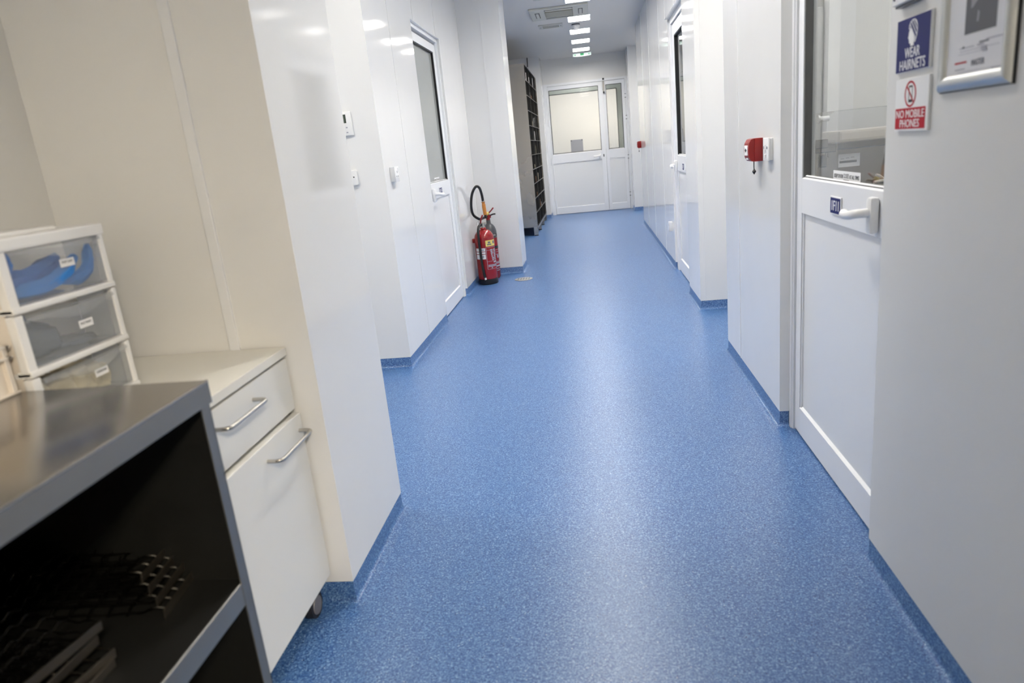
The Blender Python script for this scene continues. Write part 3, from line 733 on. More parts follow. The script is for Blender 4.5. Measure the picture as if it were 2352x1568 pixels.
bm = BM(); tube(bm, [(cx-.015, cy-.005, .575), (cx-.01, cy-.012, .61), (cx+.012, cy-.016, .655)], .011, 8, 4, flat=(1, .7)); obj('lever', bm, 'redp', t, True)
bm = BM(); tube(bm, [(cx-.03, cy-.02, .6), (cx-.052, cy-.02, .59), (cx-.055, cy-.02, .565), (cx-.035, cy-.02, .555), (cx-.028, cy-.02, .58), (cx-.03, cy-.02, .6)], .0025, 6, 5); obj('safety_pin', bm, 'chrome', t, True)
bm = BM(); tube(bm, [(cx-.01, cy-.03, .565), (cx-.026, cy-.075, .555), (cx-.032, cy-.108, .50), (cx-.032, cy-.109, .36), (cx-.028, cy-.109, .22), (cx-.018, cy-.110, .12), (cx-.012, cy-.111, .075)], .0125, 12, 8); obj('hose', bm, 'black', t, True)
bm = BM(); cyl(bm, (cx-.013, cy-.112, .088), (cx-.008, cy-.112, .055), .009, .010, 12); obj('nozzle', bm, 'plasticw', t, True)
bm = BM(); box(bm, (cx-R-.018, cy-.02, .40), (cx-R+.004, cy+.02, .44), .004); obj('wall_hook_lug', bm, 'redp', t)

cx, cy = -1.02, 6.825; R2 = .07; c0 = (cx, cy, 0)
t = thing('gas_fire_extinguisher', (cx, cy, 0), 'slim red gas extinguisher with a grey shoulder and looped black hose', 'fire extinguisher')
bm = BM(); lathe(bm, [(0, 0), (R2*.8, 0), (R2, .02), (R2, .405), (0, .405)], c0); cylinder = obj('cylinder', bm, 'red', t, True)
prof = [(R2, .404), (R2, .45)] + [(R2*math.cos(a), .45+.10*math.sin(a)) for a in [k*PI/2/9 for k in range(1, 8)]] + [(.022, .553), (.02, .58), (0, .58)]
bm = BM(); lathe(bm, prof, c0); sh = obj('shoulder', bm, 'grey', t, True)
obj('black_band', patch(R2+.0008, c0, -40, 95, .418, .446), 'black', sh, True)
u = Vector((math.cos(.55), math.sin(.55), 0))
bm = text_bm('CO2', 'front', (0, 0, 0), .04, .016, .0004)
for q in bm.verts:
    a = .75+q.co.x/R2; q.co = Vector((cx+(R2+.0012)*math.sin(a), cy-(R2+.0012)*math.cos(a), .433+q.co.z))
obj('band_lettering', bm, 'signw', sh)
obj('black_label', patch(R2+.0008, c0, 10, 95, .30, .325), 'black', cylinder, True)
bm = BM()
for z0, z1, a0, a1 in ((.285, .288, 10, 88), (.265, .268, 10, 88), (.24, .243, 10, 88), (.205, .236, 55, 72), (.17, .172, 10, 88), (.16, .166, 20, 85), (.15, .156, 20, 85), (.12, .135, 20, 88), (.1, .104, 15, 88), (.08, .085, 30, 85)):
    lathe(bm, [(R2+.0009, z0), (R2+.0009, z1)], c0, 8, math.radians(a0), math.radians(a1))
obj('instruction_print', bm, 'inkl', cylinder, True)
bm = BM(); cyl(bm, (cx, cy, .575), (cx, cy, .635), .02, n=20); cyl(bm, (cx-.03, cy, .61), (cx+.03, cy, .61), .013, n=14); obj('valve', bm, 'redp', t, True)
bm = BM(); cyl(bm, (cx-.02, cy-.012, .632), (cx+.015, cy-.012, .648), .019, .014, 16); obj('tamper_seal', bm, 'yellow', t, True)
bm = BM(); tube(bm, [(cx+.005, cy, .64), (cx+.035, cy, .665), (cx+.062, cy-.01, .692)], .01, 8, 4, flat=(1, .7)); obj('squeeze_lever', bm, 'redp', t, True)
bm = BM(); tube(bm, [(cx+.01, cy, .615), (cx+.05, cy-.005, .63), (cx+.078, cy-.01, .632)], .007, 8, 4); obj('carry_handle', bm, 'black', t, True)
hy = 6.66
bm = BM(); tube(bm, [(cx-.02, cy-.02, .612), (cx-.05, 6.72, .605), (-1.085, hy, .612), (-1.128, hy-.04, .66), (-1.134, hy-.06, .745), (-1.115, hy-.06, .85), (-1.075, hy-.05, .915), (-1.045, hy-.03, .905), (-1.032, hy-.01, .85), (-1.026, hy, .775)], .0125, 12, 8); obj('hose', bm, 'black', t, True)
bm = BM(); cyl(bm, (-1.0265, hy, .79), (-1.025, hy, .765), .012, .013, 14); obj('hose_collar', bm, 'chrome', t, True)
bm = BM(); tube(bm, [(-1.025, hy, .768), (-1.024, hy, .75), (-1.023, hy, .73), (-1.021, hy, .69), (-1.018, hy, .645)], .016, 14, 4, rad=lambda s: .019 if s < .12 else (.0145 if s < .3 else .018-.002*abs(s-.6))); obj('horn_grip', bm, 'brown', t, True)
bm = BM(); cyl(bm, (-1.018, hy, .650), (-1.015, hy+.004, .612), .013, .015, 16); obj('horn', bm, 'black', t, True)

# ------------------------------------------------------------------ steel rack at the end of the corridor
rx, ry0, ry1, rz0, rz1, rd = -.79, 10.03, 12.2, .125, 2.335, .42
t = thing('storage_rack', ((rx-rd/2), (ry0+ry1)/2, 0), 'tall stainless steel pigeonhole rack full of dark stock beside the end doors', 'rack')
bm = BM(); box(bm, (rx-rd, ry0, rz0), (rx, ry0+.004, rz1)); obj('side_panel', bm, 'steeld', t)
bm = BM(); box(bm, (rx-rd, ry1-.004, rz0), (rx, ry1, rz1)); obj('side_panel', bm, 'steeld', t)
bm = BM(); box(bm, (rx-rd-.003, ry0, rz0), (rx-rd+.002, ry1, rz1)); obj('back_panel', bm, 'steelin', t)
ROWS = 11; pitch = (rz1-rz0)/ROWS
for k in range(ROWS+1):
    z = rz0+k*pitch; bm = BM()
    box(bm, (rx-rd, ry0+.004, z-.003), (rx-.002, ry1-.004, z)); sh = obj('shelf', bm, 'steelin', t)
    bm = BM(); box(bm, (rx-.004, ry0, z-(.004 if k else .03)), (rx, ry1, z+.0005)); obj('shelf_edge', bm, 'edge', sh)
COLS = 9; cp = (ry1-ry0)/COLS
for k in range(1, COLS):
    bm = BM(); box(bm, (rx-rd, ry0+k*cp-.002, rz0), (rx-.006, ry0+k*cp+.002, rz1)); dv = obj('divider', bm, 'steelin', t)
    if k % 3 == 0:
        bm = BM(); box(bm, (rx-.0065, ry0+k*cp-.002, rz0), (rx-.004, ry0+k*cp+.002, rz1)); obj('divider_edge', bm, 'edge', dv)
for k in range(4):
    y = ry0+.03+k*(ry1-ry0-.06)/3
    for x in (rx-.03, rx-rd+.03):
        bm = BM(); box(bm, (x-.03, y-.03, .012), (x+.03, y+.03, rz0), .002); lg = obj('leg', bm, 'steeld', t)
        bm = BM(); cyl(bm, (x, y, 0), (x, y, .014), .032, .028, 14); obj('foot', bm, 'gasket', lg, True)
def shelf_z(r): return rz0+(ROWS-1-r)*pitch         # r = row from the top
stock = [(0, 3, .6, .10, .05, 'signw'), (0, 6, .5, .15, .12, 'signw'), (0, 1, .5, .12, .05, 'signw'), (1, 3, .4, .09, .05, 'signw'), (1, 4, .3, .06, .08, 'card'),
         (3, 4, .3, .13, .05, 'signw'), (3, 5, .2, .15, .06, 'signw'), (3, 3, .5, .08, .05, 'tan'), (4, 4, .5, .14, .06, 'signw'), (4, 6, .3, .1, .06, 'card'),
         (5, 4, .3, .13, .05, 'tan'), (6, 0, .4, .1, .05, 'signw'), (6, 2, .4, .06, .06, 'tan'), (6, 7, .3, .05, .05, 'tan'), (7, 2, .4, .09, .05, 'card'), (7, 4, .6, .12, .05, 'tan'),
         (8, 3, .2, .15, .05, 'signw'), (8, 2, .4, .06, .05, 'card'), (9, 5, .2, .06, .10, 'signw'), (9, 4, .5, .12, .05, 'card'), (2, 0, .5, .14, .05, 'tan')]
ordn = ['top', 'second', 'third', 'fourth', 'fifth', 'sixth', 'seventh', 'eighth', 'ninth', 'tenth', 'bottom']
cold = ['nearest', 'second', 'third', 'fourth', 'fifth', 'sixth', 'seventh', 'eighth', 'last']
used = set()
for r, q, f, h, w, m in stock:
    y = ry0+q*cp+.02+f*(cp-.04-w)+w/2; z = shelf_z(r); used.add((r, q))
    bm = BM(); box(bm, (rx-.16, y-w/2, z), (rx-.012, y+w/2, z+h), .006)
    colour = {'signw': 'white', 'card': 'brown', 'tan': 'beige'}[m]
    tag(obj('stock_carton', bm, m), f'{colour} carton in the {ordn[r]} row of the steel rack, {cold[q]} pigeonhole from its side panel'.replace('nearest pigeonhole from', 'pigeonhole against'), 'carton', 'cartons in the steel rack')
for r in range(ROWS):
    for q in range(COLS):
        if random.random() < .8 and (r, q) not in used:
            y = ry0+q*cp+cp/2; z = shelf_z(r); h = random.uniform(.1, .17); w = cp-.05
            bm = BM(); box(bm, (rx-.33, y-w/2, z), (rx-random.uniform(.02, .09), y+w/2, z+h), .008)
            tag(obj('stock_box', bm, 'bstock'), f'dark box in the {ordn[r]} row of the steel rack, {cold[q]} pigeonhole from its side panel'.replace('nearest pigeonhole from', 'pigeonhole against'), 'box', 'dark boxes in the steel rack')

# ------------------------------------------------------------------ white pedestal on castors
px, py0, py1, pt = -.815, 1.124, 1.655, .772
t = thing('drawer_pedestal', (-1.08, 1.3, 0), 'white rolling drawer pedestal in the alcove with two bar handles', 'pedestal')
bm = BM(); box(bm, (-1.36, py0, pt-.022), (px+.004, py1, pt), .0015); obj('top_board', bm, 'laminate', t)
bm = BM(); box(bm, (-1.355, py0+.005, .10), (px-.022, py1-.003, pt-.022)); obj('carcass', bm, 'lamfront', t)
bm = BM(); box(bm, (px-.024, py0+.004, pt-.036), (px-.010, py1-.004, pt-.022)); obj('shadow_gap', bm, 'gap', t)
def front(z0, z1, name, hy0, hy1, hz, out=0):
    px = -.815+out
    bm = BM(); box(bm, (px-.02, py0+.002, z0), (px, py1-.002, z1), .0022); f = obj(name, bm, 'lamfront', t)
    bm = BM(); r = .0048; d = .036
    tube(bm, [(px-.002, hy0, hz), (px+d*.55, hy0, hz), (px+d*.92, hy0+.006, hz), (px+d, hy0+.022, hz), (px+d, hy0+.06, hz), (px+d, (hy0+hy1)/2, hz), (px+d, hy1-.06, hz), (px+d, hy1-.022, hz), (px+d*.92, hy1-.006, hz), (px+d*.55, hy1, hz), (px-.002, hy1, hz)], r, 12, 5)
    obj('bar_handle', bm, 'chrome', f, True)
front(.603, pt-.030, 'drawer', 1.272, 1.452, .702)
front(.099, .592, 'file_drawer', 1.440, 1.628, .549, .011)
for (x, y) in ((-.835, 1.60), (-.845, 1.19), (-1.32, 1.6), (-1.32, 1.19)):
    bm = BM(); cyl(bm, (x-.024, y, .036), (x+.0, y, .036), .036, n=28); w = obj('castor_wheel', bm, 'tyre', t, True)
    bm = BM(); cyl(bm, (x-.001, y, .036), (x+.003, y, .036), .027, .025, 28); obj('wheel_disc', bm, 'disc', w, True)
    bm = BM(); cyl(bm, (x-.03, y, .06), (x-.03, y, .101), .008, n=10); box(bm, (x-.045, y-.03, .06), (x-.026, y+.03, .078), .003); obj('fork', bm, 'black', w)

# ------------------------------------------------------------------ plastic drawer tower on the pedestal
tx0, tx1, ty0, ty1, tz = -1.35, -1.05, 1.118, 1.402, pt
Z = [tz+.004, .886, 1.006, 1.128]
t = thing('plastic_drawer_tower', ((tx0+tx1)/2, (ty0+ty1)/2, tz), 'white plastic drawer tower with clear drawers standing on the white pedestal', 'drawer tower')
bm = BM()
box(bm, (tx0, ty0, Z[3]-.012), (tx1+.004, ty1+.002, Z[3]+.012), .004); box(bm, (tx0+.04, ty0+.02, Z[3]+.01), (tx1-.03, ty1-.09, Z[3]+.02), .004)
obj('top_lid', bm, 'plasticw', t)
for k in range(3):
    z0, z1 = Z[k], Z[k+1]; tp = .002*k
    bm = BM()
    box(bm, (tx1-.02, ty0, z0), (tx1, ty0+.022, z1-.006), .004); box(bm, (tx1-.02, ty1-.014, z0), (tx1, ty1, z1-.006), .004)
    box(bm, (tx0, ty0, z0), (tx0+.016, ty0+.016, z1-.006), .003); box(bm, (tx0, ty1-.014, z0), (tx0+.016, ty1, z1-.006), .003)
    box(bm, (tx1-.03, ty0, z0-.004), (tx1+.003, ty1, z0+.009), .004)
    box(bm, (tx0, ty0, z0-.004), (tx0+.016, ty1, z0+.006), .002); box(bm, (tx0, ty0, z0-.003), (tx1, ty0+.006, z0+.005)); box(bm, (tx0, ty1-.006, z0-.003), (tx1, ty1, z0+.005))
    obj('tier_frame', bm, 'plasticw', t)
    bm = BM(); box(bm, (tx0+.016, ty0+.002, z0), (tx1-.02, ty0+.005, z1)); obj('side_panel', bm, 'creamp', t)
    bm = BM(); box(bm, (tx1-.095, ty1-.005, z0), (tx1-.02, ty1-.002, z1-.006)); obj('side_panel', bm, 'milky', t)
    a, b = ty0+.024, ty1-.016
    bm = BM()
    box(bm, (tx0+.02, a, z0+.012), (tx1-.004, b, z0+.0135))
    for y in (a, b): box(bm, (tx0+.02, y-.0006, z0+.0135), (tx1-.004, y+.0006, z1-.03))
    obj_d = obj('drawer', bm, 'clearp', t)
    bm = BM(); box(bm, (tx1-.005, a, z0+.012), (tx1-.0035, b, z1-.012)); obj('drawer_front', bm, 'clearp', obj_d)
    # drooping curved pull lip along the top of the front
    bm = BM(); N = 24; rows = []
    for i in range(N+1):
        s = i/N; y = a+(b-a)*s; dz = .007+.019*math.sin(PI*s)**2.2; out = .004+.014*math.sin(PI*s)
        rows.append([bm.verts.new((tx1-.003, y, z1-.013)), bm.verts.new((tx1+out*.8, y, z1-.014)), bm.verts.new((tx1+out, y, z1-.02)), bm.verts.new((tx1+out*.9, y, z1-.012-dz))])
    for i in range(N):
        for j in range(3): bm.faces.new((rows[i][j], rows[i+1][j], rows[i+1][j+1], rows[i][j+1]))
    obj('pull_lip', bm, 'lip', obj_d, True)
    yl = [1.318, 1.304, 1.266][2-k] if False else [1.300, 1.292, 1.285][k]; zl = [z0+.062, z0+.060, z0+.068][k]
    lb_ = ['OVERSHOES', 'FACE MASKS', 'MOP CAPS'][k]
    cc = (tx1-.0034, yl, zl)
    st = obj('label_sticker', plate_bm('left', cc, .040, .016, .0005), 'signw', obj_d)
    obj('lettering', text_bm(lb_, 'left', shift('left', cc, 0, .0015, .0005), .031 if k != 2 else .029, .0045, .0002, .02), 'ink', st)

def strip(pts, w, th, m, name, label, cat, group, seed=0, sub=6, n=12):
    """crumpled folded strip of cloth"""
    P = smooth_path(pts, sub); bm = BM(); rings = []
    random.seed(seed)
    for i, p in enumerate(P):
        tg = (P[min(i+1, len(P)-1)]-P[max(i-1, 0)]).normalized()
        sd = tg.cross(Vector((0, 0, 1))); sd = sd.normalized() if sd.length > .05 else Vector((0, 1, 0))
        nn = sd.cross(tg)
        s = i/(len(P)-1); taper = min(1, .35+3*s, .35+3*(1-s)); ring = []
        for k in range(n):
            a = 2*PI*k/n
            wob = 1+.25*noise.noise(Vector((i*.35, k*1.1, seed*3.1)))
            pl = .25*math.sin(a*5+seed)*th
            ring.append(bm.verts.new(p+sd*math.cos(a)*w*taper*wob+nn*(math.sin(a)*th*taper*wob+pl)))
        rings.append(ring)
    for i in range(len(rings)-1):
        for k in range(n): bm.faces.new((rings[i][k], rings[i][(k+1) % n], rings[i+1][(k+1) % n], rings[i+1][k]))
    bm.faces.new(rings[0][::-1]); bm.faces.new(rings[-1])
    return tag(obj(name, bm, m, None, True), label, cat, group)
z = Z[2]+.0165
G = 'blue mop caps in the top drawer'
strip([(-1.10, 1.147, z+.012), (-1.078, 1.19, z+.014), (-1.068, 1.24, z+.017), (-1.066, 1.285, z+.034), (-1.066, 1.325, z+.060)], .014, .013, 'bluecloth', 'mop_cap', 'light blue mop cap rising across the front of the top clear drawer', 'mop cap', G, 1)
strip([(-1.09, 1.147, z+.034), (-1.10, 1.18, z+.036), (-1.10, 1.23, z+.036), (-1.095, 1.27, z+.046), (-1.09, 1.305, z+.064)], .022, .017, 'bluecap', 'mop_cap', 'blue mop cap lying just behind the front one in the top clear drawer', 'mop cap', G, 2)
strip([(-1.14, 1.155, z+.018), (-1.15, 1.21, z+.020), (-1.15, 1.28, z+.018), (-1.13, 1.345, z+.014)], .032, .017, 'bluecap', 'mop_cap', 'blue mop cap at the bottom of the heap in the top clear drawer', 'mop cap', G, 3)
strip([(-1.14, 1.150, z+.062), (-1.15, 1.18, z+.064), (-1.16, 1.215, z+.056), (-1.16, 1.25, z+.044)], .022, .014, 'bluecap', 'mop_cap', 'dark blue mop cap on top of the heap by the white side of the drawer', 'mop cap', G, 4)
strip([(-1.075, 1.285, z+.013), (-1.07, 1.325, z+.015), (-1.07, 1.355, z+.03), (-1.072, 1.370, z+.056), (-1.073, 1.376, z+.078)], .010, .013, 'bluecloth', 'mop_cap', 'blue mop cap curling up against the far side of the top drawer', 'mop cap', G, 5)
strip([(-1.06, 1.149, z+.09), (-1.062, 1.150, z+.076), (-1.064, 1.150, z+.056), (-1.068, 1.152, z+.046)], .006, .008, 'bluecap', 'mop_cap', 'blue mop cap scrap standing against the near side of the top drawer', 'mop cap', G, 6)
def blob(centre, size, m, name, label, cat, group=None, seed=1, amp=.35, fold=3.0, tilt=0):
    bm = BM(); bmesh.ops.create_icosphere(bm, subdivisions=4, radius=1)
    rot = Matrix.Rotation(tilt, 3, 'X')
    for v in bm.verts:
        p = v.co.copy()
        d = 1+amp*noise.noise(p*fold*.5+Vector((seed*5, 0, 0)))+amp*.4*noise.noise(p*fold*1.7+Vector((0, seed*3, 0)))
        q = Vector([math.copysign(abs(c)**.7, c) for c in p])*d
        q = rot @ Vector((q.x*size[0], q.y*size[1], q.z*size[2]))
        v.co = Vector(centre)+q
    zmin = min(v.co.z for v in bm.verts); zt = centre[2]-size[2]
    for v in bm.verts: v.co.z = max(v.co.z, zt)
    return tag(obj(name, bm, m, None, True), label, cat, group)
z = Z[1]+.0145
blob((-1.15, 1.20, z+.036), (.07, .062, .036), 'maskbag', 'mask_bag', 'grey see-through bag of face masks in the middle clear drawer', 'bag', None, 2, .3, 2.2)
blob((-1.14, 1.172, z+.082), (.05, .03, .008), 'bluegrey', 'mask_packet', 'slate blue packet on top of the grey bag in the middle drawer', 'packet', None, 5, .25, 2)
blob((-1.12, 1.30, z+.008), (.05, .06, .007), 'maskbag', 'flat_poly_bag', 'flat empty poly bag lying beside the grey bag in the middle drawer', 'bag', None, 8, .3, 2)
z = Z[0]+.0145
for k, (y, s) in enumerate(((1.17, 11), (1.225, 12), (1.28, 13), (1.335, 14))):
    blob((-1.12, y, z+.032), (.045, .031, .032), 'tan', 'folded_overshoe', ['beige overshoe by the near side of the bottom clear drawer', 'beige overshoe second from the near side of the bottom clear drawer', 'beige overshoe behind the label of the bottom clear drawer', 'beige overshoe by the far side of the bottom clear drawer'][k], 'overshoe', 'overshoes in the bottom drawer', s, .35, 3)

# ------------------------------------------------------------------ steel trolley
kx, ky0, ky1, kz = -.70, .20, 1.109, .862
t = thing('steel_trolley', (-1.02, .66, 0), 'open stainless steel trolley with a dark inside in front of the pedestal', 'trolley')
kl = -1.34
bm = BM(); box(bm, (kl, ky0, kz-.0015), (kx, ky1, kz), .0006); box(bm, (kl, ky1-.002, kz-.042), (kx, ky1, kz), .0006); box(bm, (kl, ky0, kz-.042), (kl+.002, ky1, kz)); box(bm, (kl, ky0, kz-.042), (kx, ky0+.002, kz)); box(bm, (kl+.002, ky0+.002, kz-.04), (kx-.003, ky1-.002, kz-.0016))
cyl(bm, (kx-.0028, ky0, kz-.0026), (kx-.0028, ky1, kz-.0026), .0034, n=16); obj('top', bm, 'steel', t, True)
bm = BM(); box(bm, (kx-.003, ky0, kz-.042), (kx, ky1, kz-.002), .001); obj('front_lip', bm, 'edge', t)
for (x, y) in ((kx, ky1), (kx, ky0), (kl, ky1), (kl, ky0)):
    sx = -1 if x == kx else 1; sy = -1 if y == ky1 else 1
    x_ = x+sx*.004; y_ = y+sy*.004; bm = BM()
    box(bm, (x_, y_, .09), (x_+sx*.003, y_+sy*.027, kz-.04), .0006); box(bm, (x_, y_, .09), (x_+sx*.03, y_+sy*.003, kz-.04), .0006)
    lg = obj('leg', bm, 'edge', t)
    bm = BM(); cyl(bm, (x_+sx*.02-.012, y_+sy*.02, .045), (x_+sx*.02+.012, y_+sy*.02, .045), .045, n=24); box(bm, (x_+sx*.02-.018, y_+sy*.02-.02, .05), (x_+sx*.02+.018, y_+sy*.02+.02, .095), .003); obj('castor', bm, 'tyre', lg, True)
for z in (.463, .13):
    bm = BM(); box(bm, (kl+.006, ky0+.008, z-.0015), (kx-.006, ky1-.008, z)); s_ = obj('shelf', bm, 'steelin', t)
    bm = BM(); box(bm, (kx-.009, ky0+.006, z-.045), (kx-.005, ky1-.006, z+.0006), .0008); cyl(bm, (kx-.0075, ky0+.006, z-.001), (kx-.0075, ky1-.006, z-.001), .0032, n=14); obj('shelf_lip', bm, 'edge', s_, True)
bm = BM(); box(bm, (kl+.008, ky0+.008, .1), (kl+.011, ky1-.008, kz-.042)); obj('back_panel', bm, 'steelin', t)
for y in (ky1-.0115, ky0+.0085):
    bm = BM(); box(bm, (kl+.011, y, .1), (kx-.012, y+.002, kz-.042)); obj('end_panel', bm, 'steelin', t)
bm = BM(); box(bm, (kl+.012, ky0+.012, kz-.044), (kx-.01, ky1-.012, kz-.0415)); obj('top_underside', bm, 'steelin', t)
# wire utensils with flat steel ends lying on the middle shelf
M['wire'] = mat('dark_wire', (.035, .033, .030, 1), .35, 1)
M['bar'] = mat('worn_steel_bar', (.28, .25, .21, 1), .4, 1)
def wire_rack(o, tilt, label, group, proto=[None]):
    if proto[0] is None:
        t = thing('wire_rack', (0, 0, 0), label, 'wire rack', group)
        bm = BM()
        for j in range(6):
            y = .008+.028*j
            tube(bm, [(-.29, y, .004)]+[(-.27+.04*k, y, .0035+.0025*(k % 2)) for k in range(6)]+[(-.045, y, .006), (-.026, y-.003, .016), (-.010, y, .015), (-.001, y+.002, .008)], .0016, 6, 3)
        for k in range(7):
            x = -.07-k*.035
            tube(bm, [(x, .002, .004)]+[(x, .008+.014*i, .006+.007*(i % 2)) for i in range(11)]+[(x, .154, .004)], .0017, 6, 3)
        obj('wire_grid', bm, 'wire', t, True)
        bm = BM(); box(bm, (-.0015, -.004, .0), (.0012, .150, .017), .0006); obj('edge_bar', bm, 'bar', t)
        proto[0] = t; r = t
    else:
        r = dup(proto[0], (0, 0, 0), label); r['group'] = group
    r.location = o; r.rotation_euler = tilt
    return r
random.seed(11)
names = ['lowest', 'second lowest', 'second highest', 'highest']
for k in range(4):
    wire_rack(Vector((-.800-.017*k, .985+.010*k, .4635+.0175*k)), (math.radians(random.uniform(-2, 2)), math.radians(4), math.radians(7+random.uniform(-5, 5))), f'{names[k]} wire rack of the heap at the far end of the dark trolley shelf', 'wire racks at the far end of the trolley shelf')
for k in range(4):
    wire_rack(Vector((-.812-.016*k, .712+.008*k, .4635+.0175*k)), (math.radians(random.uniform(-2, 2)), math.radians(4), math.radians(-4+random.uniform(-6, 6))), f'{names[k]} wire rack of the heap with steel edges nearer the open shelf edge', 'wire racks nearer the shelf edge')

# white crate on the trolley
bx, by0, by1, bz0, bz1 = -1.066, .80, 1.106, kz, kz+.092
t = thing('plastic_crate', (-1.2, .95, kz), 'white ribbed plastic crate on the steel trolley top', 'crate')
bm = BM()
box(bm, (-1.34, by0, bz0), (bx, by1, bz0+.004), .0015)
for (a, b) in (((bx-.012, by0+.008), (bx-.009, by1-.008)), ((-1.331, by0+.008), (-1.328, by1-.008)), ((-1.331, by0+.008), (bx-.009, by0+.011)), ((-1.331, by1-.011), (bx-.009, by1-.008))):
    box(bm, (a[0], a[1], bz0), (b[0], b[1], bz1))
obj('body', bm, 'creamp', t)
bm = BM()
for z in (bz1-.006, bz1-.026): box(bm, (bx-.012, by0, z), (bx+.002, by1, z+.005), .0015); box(bm, (-1.34, by1-.011, z), (bx+.002, by1+.002, z+.005), .0015); box(bm, (-1.34, by0, z), (bx+.002, by0+.011, z+.005), .0015); box(bm, (-1.342, by0, z), (-1.328, by1, z+.005), .0015)
obj('rim', bm, 'creamp', t)
k = by1-.012
while k > by0+.01:
    bm = BM(); box(bm, (bx-.012, k-.004, bz0), (bx, k, bz1), .001); obj('rib', bm, 'creamp', t); k -= .06
for x in (-1.27, -1.2, -1.13, bx-.01):
    bm = BM(); box(bm, (x, by1-.011, bz0), (x+.004, by1, bz1), .001); obj('rib', bm, 'creamp', t)

# ------------------------------------------------------------------ machine seen through the first door
my = 3.08
t = thing('dough_machine', (1.22, my+.2, 0), 'stainless steel machine with a clear lid behind the glazed door', 'machine')
sc_ = my/3.2
def mp(x, z): return (x*sc_, 1.2+(z-1.2)*sc_)
bm = BM(); xa, za = mp(.975, 1.085)
box(bm, (xa, my, .35), (1.75, my+.42, za), .004); obj('body', bm, 'steeld', t)
bm = BM()
for x in (xa+.03, 1.72):
    for y in (my+.03, my+.39): box(bm, (x-.02, y-.02, 0), (x+.02, y+.02, .351))
for (x, y) in ((xa+.03, my+.03), (1.72, my+.03), (xa+.03, my+.39), (1.72, my+.39)):
    b2 = BM(); box(b2, (x-.02, y-.02, 0), (x+.02, y+.02, .351)); obj('leg', b2, 'steeld', t)
bm.free()
bm = BM(); x1_, z1_ = mp(.94, 1.10); x2_, z2_ = mp(1.02, 1.102)
box(bm, (x1_, my-.02, z1_-.032), (x2_+.02, my+.3, z1_), .002); box(bm, (x2_+.02, my-.024, z2_-.028), (1.78, my+.44, z2_), .003); obj('rim', bm, 'steel', t)
bm = BM(); a0, b0 = mp(.955, 1.122); a1, b1 = mp(1.005, 1.085); box(bm, (a0, my-.028, b1), (a1, my-.020, b0), .002); obj('bracket_plate', bm, 'steel', t)
bm = BM(); a0, b0 = mp(.972, 1.055); a1, b1 = mp(1.008, 1.005); box(bm, (a0, my-.008, b1), (a1, my, b0), .004); cl_ = obj('latch_plate', bm, 'grey', t)
bm = BM()
for a in (a0-.004, a1+.004): tube(bm, [(a-.004, my-.005, b0-.012), (a-.004, my-.012, b0+.006), (a, my-.014, b0+.014), (a+.004, my-.012, b0+.006), (a+.004, my-.006, b0-.01)], .0014, 6, 4)
obj('latch_hooks', bm, 'chrome', cl_, True)
bm = BM(); a0, b0 = mp(1.018, 1.10); P = [(a0, b0), (1.74, b0), (1.74, b0+.128)] + [(a0+.035, b0+.128), (a0+.012, b0+.115), (a0, b0+.09)]
prism(bm, P, (1, 0, 0), (0, 0, 1), (0, 1, 0), (0, my+.02, 0), .34); obj('clear_lid', bm, 'clearp', t)
bm = BM(); a, b = mp(1.0, 1.205); cyl(bm, (a-.014, my+.03, b), (a+.024, my+.03, b), .011, n=14); cyl(bm, (a-.02, my+.03, b), (a-.012, my+.03, b), .017, n=14); obj('lid_knob', bm, 'plasticw', t, True)
bm = BM(); box(bm, (a0+.06, my+.06, b0), (1.7, my+.3, b0+.045), .01); obj('dough', bm, 'creamp', t)
bm = BM(); a0, b0 = mp(1.058, 1.052); a1, b1 = mp(1.145, .998); box(bm, (a0, my-.0008, b1), (a1, my, b0)); lab = obj('paper_label', bm, 'signw', t)
bm = BM(); box(bm, (a0+.004, my-.0012, b1+.016), (a1-.012, my-.0008, b1+.025)); obj('printed_bar', bm, 'grey', lab)
bm = BM()
for k in range(3): box(bm, (a0+.008+.02*k, my-.0012, b1+.032+.002*k), (a0+.022+.02*k, my-.0008, b1+.034+.002*k))
obj('printed_words', bm, 'inkg', lab)
bm = BM(); a, b = mp(1.235, .93); tube(bm, [(a+.03, my, b-.004), (a+.01, my-.03, b), (a-.02, my-.04, b-.002), (a-.045, my-.045, b-.004)], .007, 10, 4); tube(bm, [(a, my-.03, b+.004), (a-.02, my-.036, b+.02), (a-.036, my-.04, b+.026)], .005, 8, 4); obj('drain_tap', bm, 'creamp', t, True)
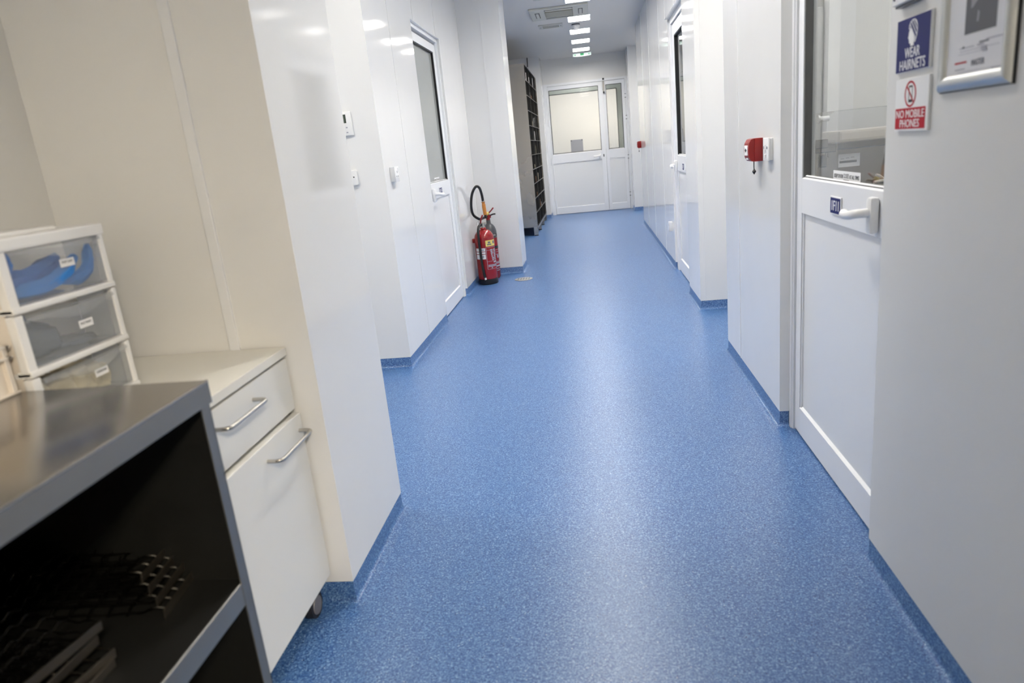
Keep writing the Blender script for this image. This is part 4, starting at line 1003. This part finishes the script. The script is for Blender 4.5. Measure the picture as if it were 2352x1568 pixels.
# white column, inner door and knob on the machine room's far wall
wall('wall_machine_room', [(1.165, 3.70, 1.285, 3.78, 0, CH)], 'frame')
d6 = sroot('door_6', (1.08, 3.77, 0)); F6 = Face('front', 3.77)
bm = BM(); F6.box(bm, .92, .965, 0, 1.72, -.02, .012, .002); F6.box(bm, 1.115, 1.16, 0, 1.72, -.02, .012, .002); F6.box(bm, .965, 1.115, 1.675, 1.72, -.02, .012, .002); obj('door_frame', bm, 'frame', d6)
bm = BM(); F6.box(bm, .965, 1.115, 0, 1.0, -.02, .0); obj('lower_panel', bm, 'frame', d6)
bm = BM(); F6.box(bm, .965, 1.115, 1.0, 1.675, -.02, -.004); obj('pane', bm, 'cream', d6)
bm = BM(); bmesh.ops.create_uvsphere(bm, u_segments=16, v_segments=10, radius=.017, matrix=Matrix.Translation((1.105, 3.735, 1.385))); cyl(bm, (1.105, 3.758, 1.385), (1.105, 3.735, 1.385), .008, n=12); obj('knob', bm, 'chrome', d6, True)
# notice holder hanging in the cream room
t = thing('notice_holder', (-.21, 14.9, 1.0), 'clear grey notice holder with corner studs seen through the end door', 'notice holder')
bm = BM(); box(bm, (-.35, 14.9, 1.02), (-.10, 14.906, 1.31)); obj('plate', bm, 'inkl', t)
bm = BM()
for x in (-.335, -.115):
    for z in (1.035, 1.295): cyl(bm, (x, 14.9, z), (x, 14.888, z), .011, n=12)
obj('studs', bm, 'black', t)
bm = BM(); box(bm, (-.3, 14.906, .0), (-.15, 14.95, 1.25)); obj('post', bm, 'cream', t)

# ------------------------------------------------------------------ camera
cam = bpy.data.cameras.new('camera'); co = bpy.data.objects.new('camera', cam); C.objects.link(co)
Rr = ((.98970976, .10470444, -.09752724), (-.06578904, -.2722943, -.9599623), (-.12706843, .95650028, -.26260393))   # right, down, forward
m = Matrix(((Rr[0][0], -Rr[1][0], -Rr[2][0], 0), (Rr[0][1], -Rr[1][1], -Rr[2][1], 0), (Rr[0][2], -Rr[1][2], -Rr[2][2], 1.2), (0, 0, 0, 1)))
co.matrix_world = m
cam.sensor_width = 36; cam.lens = 1592.574/2352*36; cam.clip_start = .02
cam.dof.use_dof = True; cam.dof.focus_distance = 4.0; cam.dof.aperture_fstop = 3.2
S.camera = co

w = bpy.data.worlds.new('world'); S.world = w; w.use_nodes = True
w.node_tree.nodes['Background'].inputs['Color'].default_value = (.8, .86, 1, 1)
w.node_tree.nodes['Background'].inputs['Strength'].default_value = .0
S.view_settings.view_transform = 'Standard'; S.view_settings.look = 'None'; S.view_settings.gamma = 1; S.view_settings.exposure = 1.08
S.view_settings.use_curve_mapping = False
S.cycles.use_denoising = True
S.cycles.max_bounces = 10; S.cycles.diffuse_bounces = 5; S.cycles.glossy_bounces = 5; S.cycles.transparent_max_bounces = 24
S.cycles.sample_clamp_indirect = 6
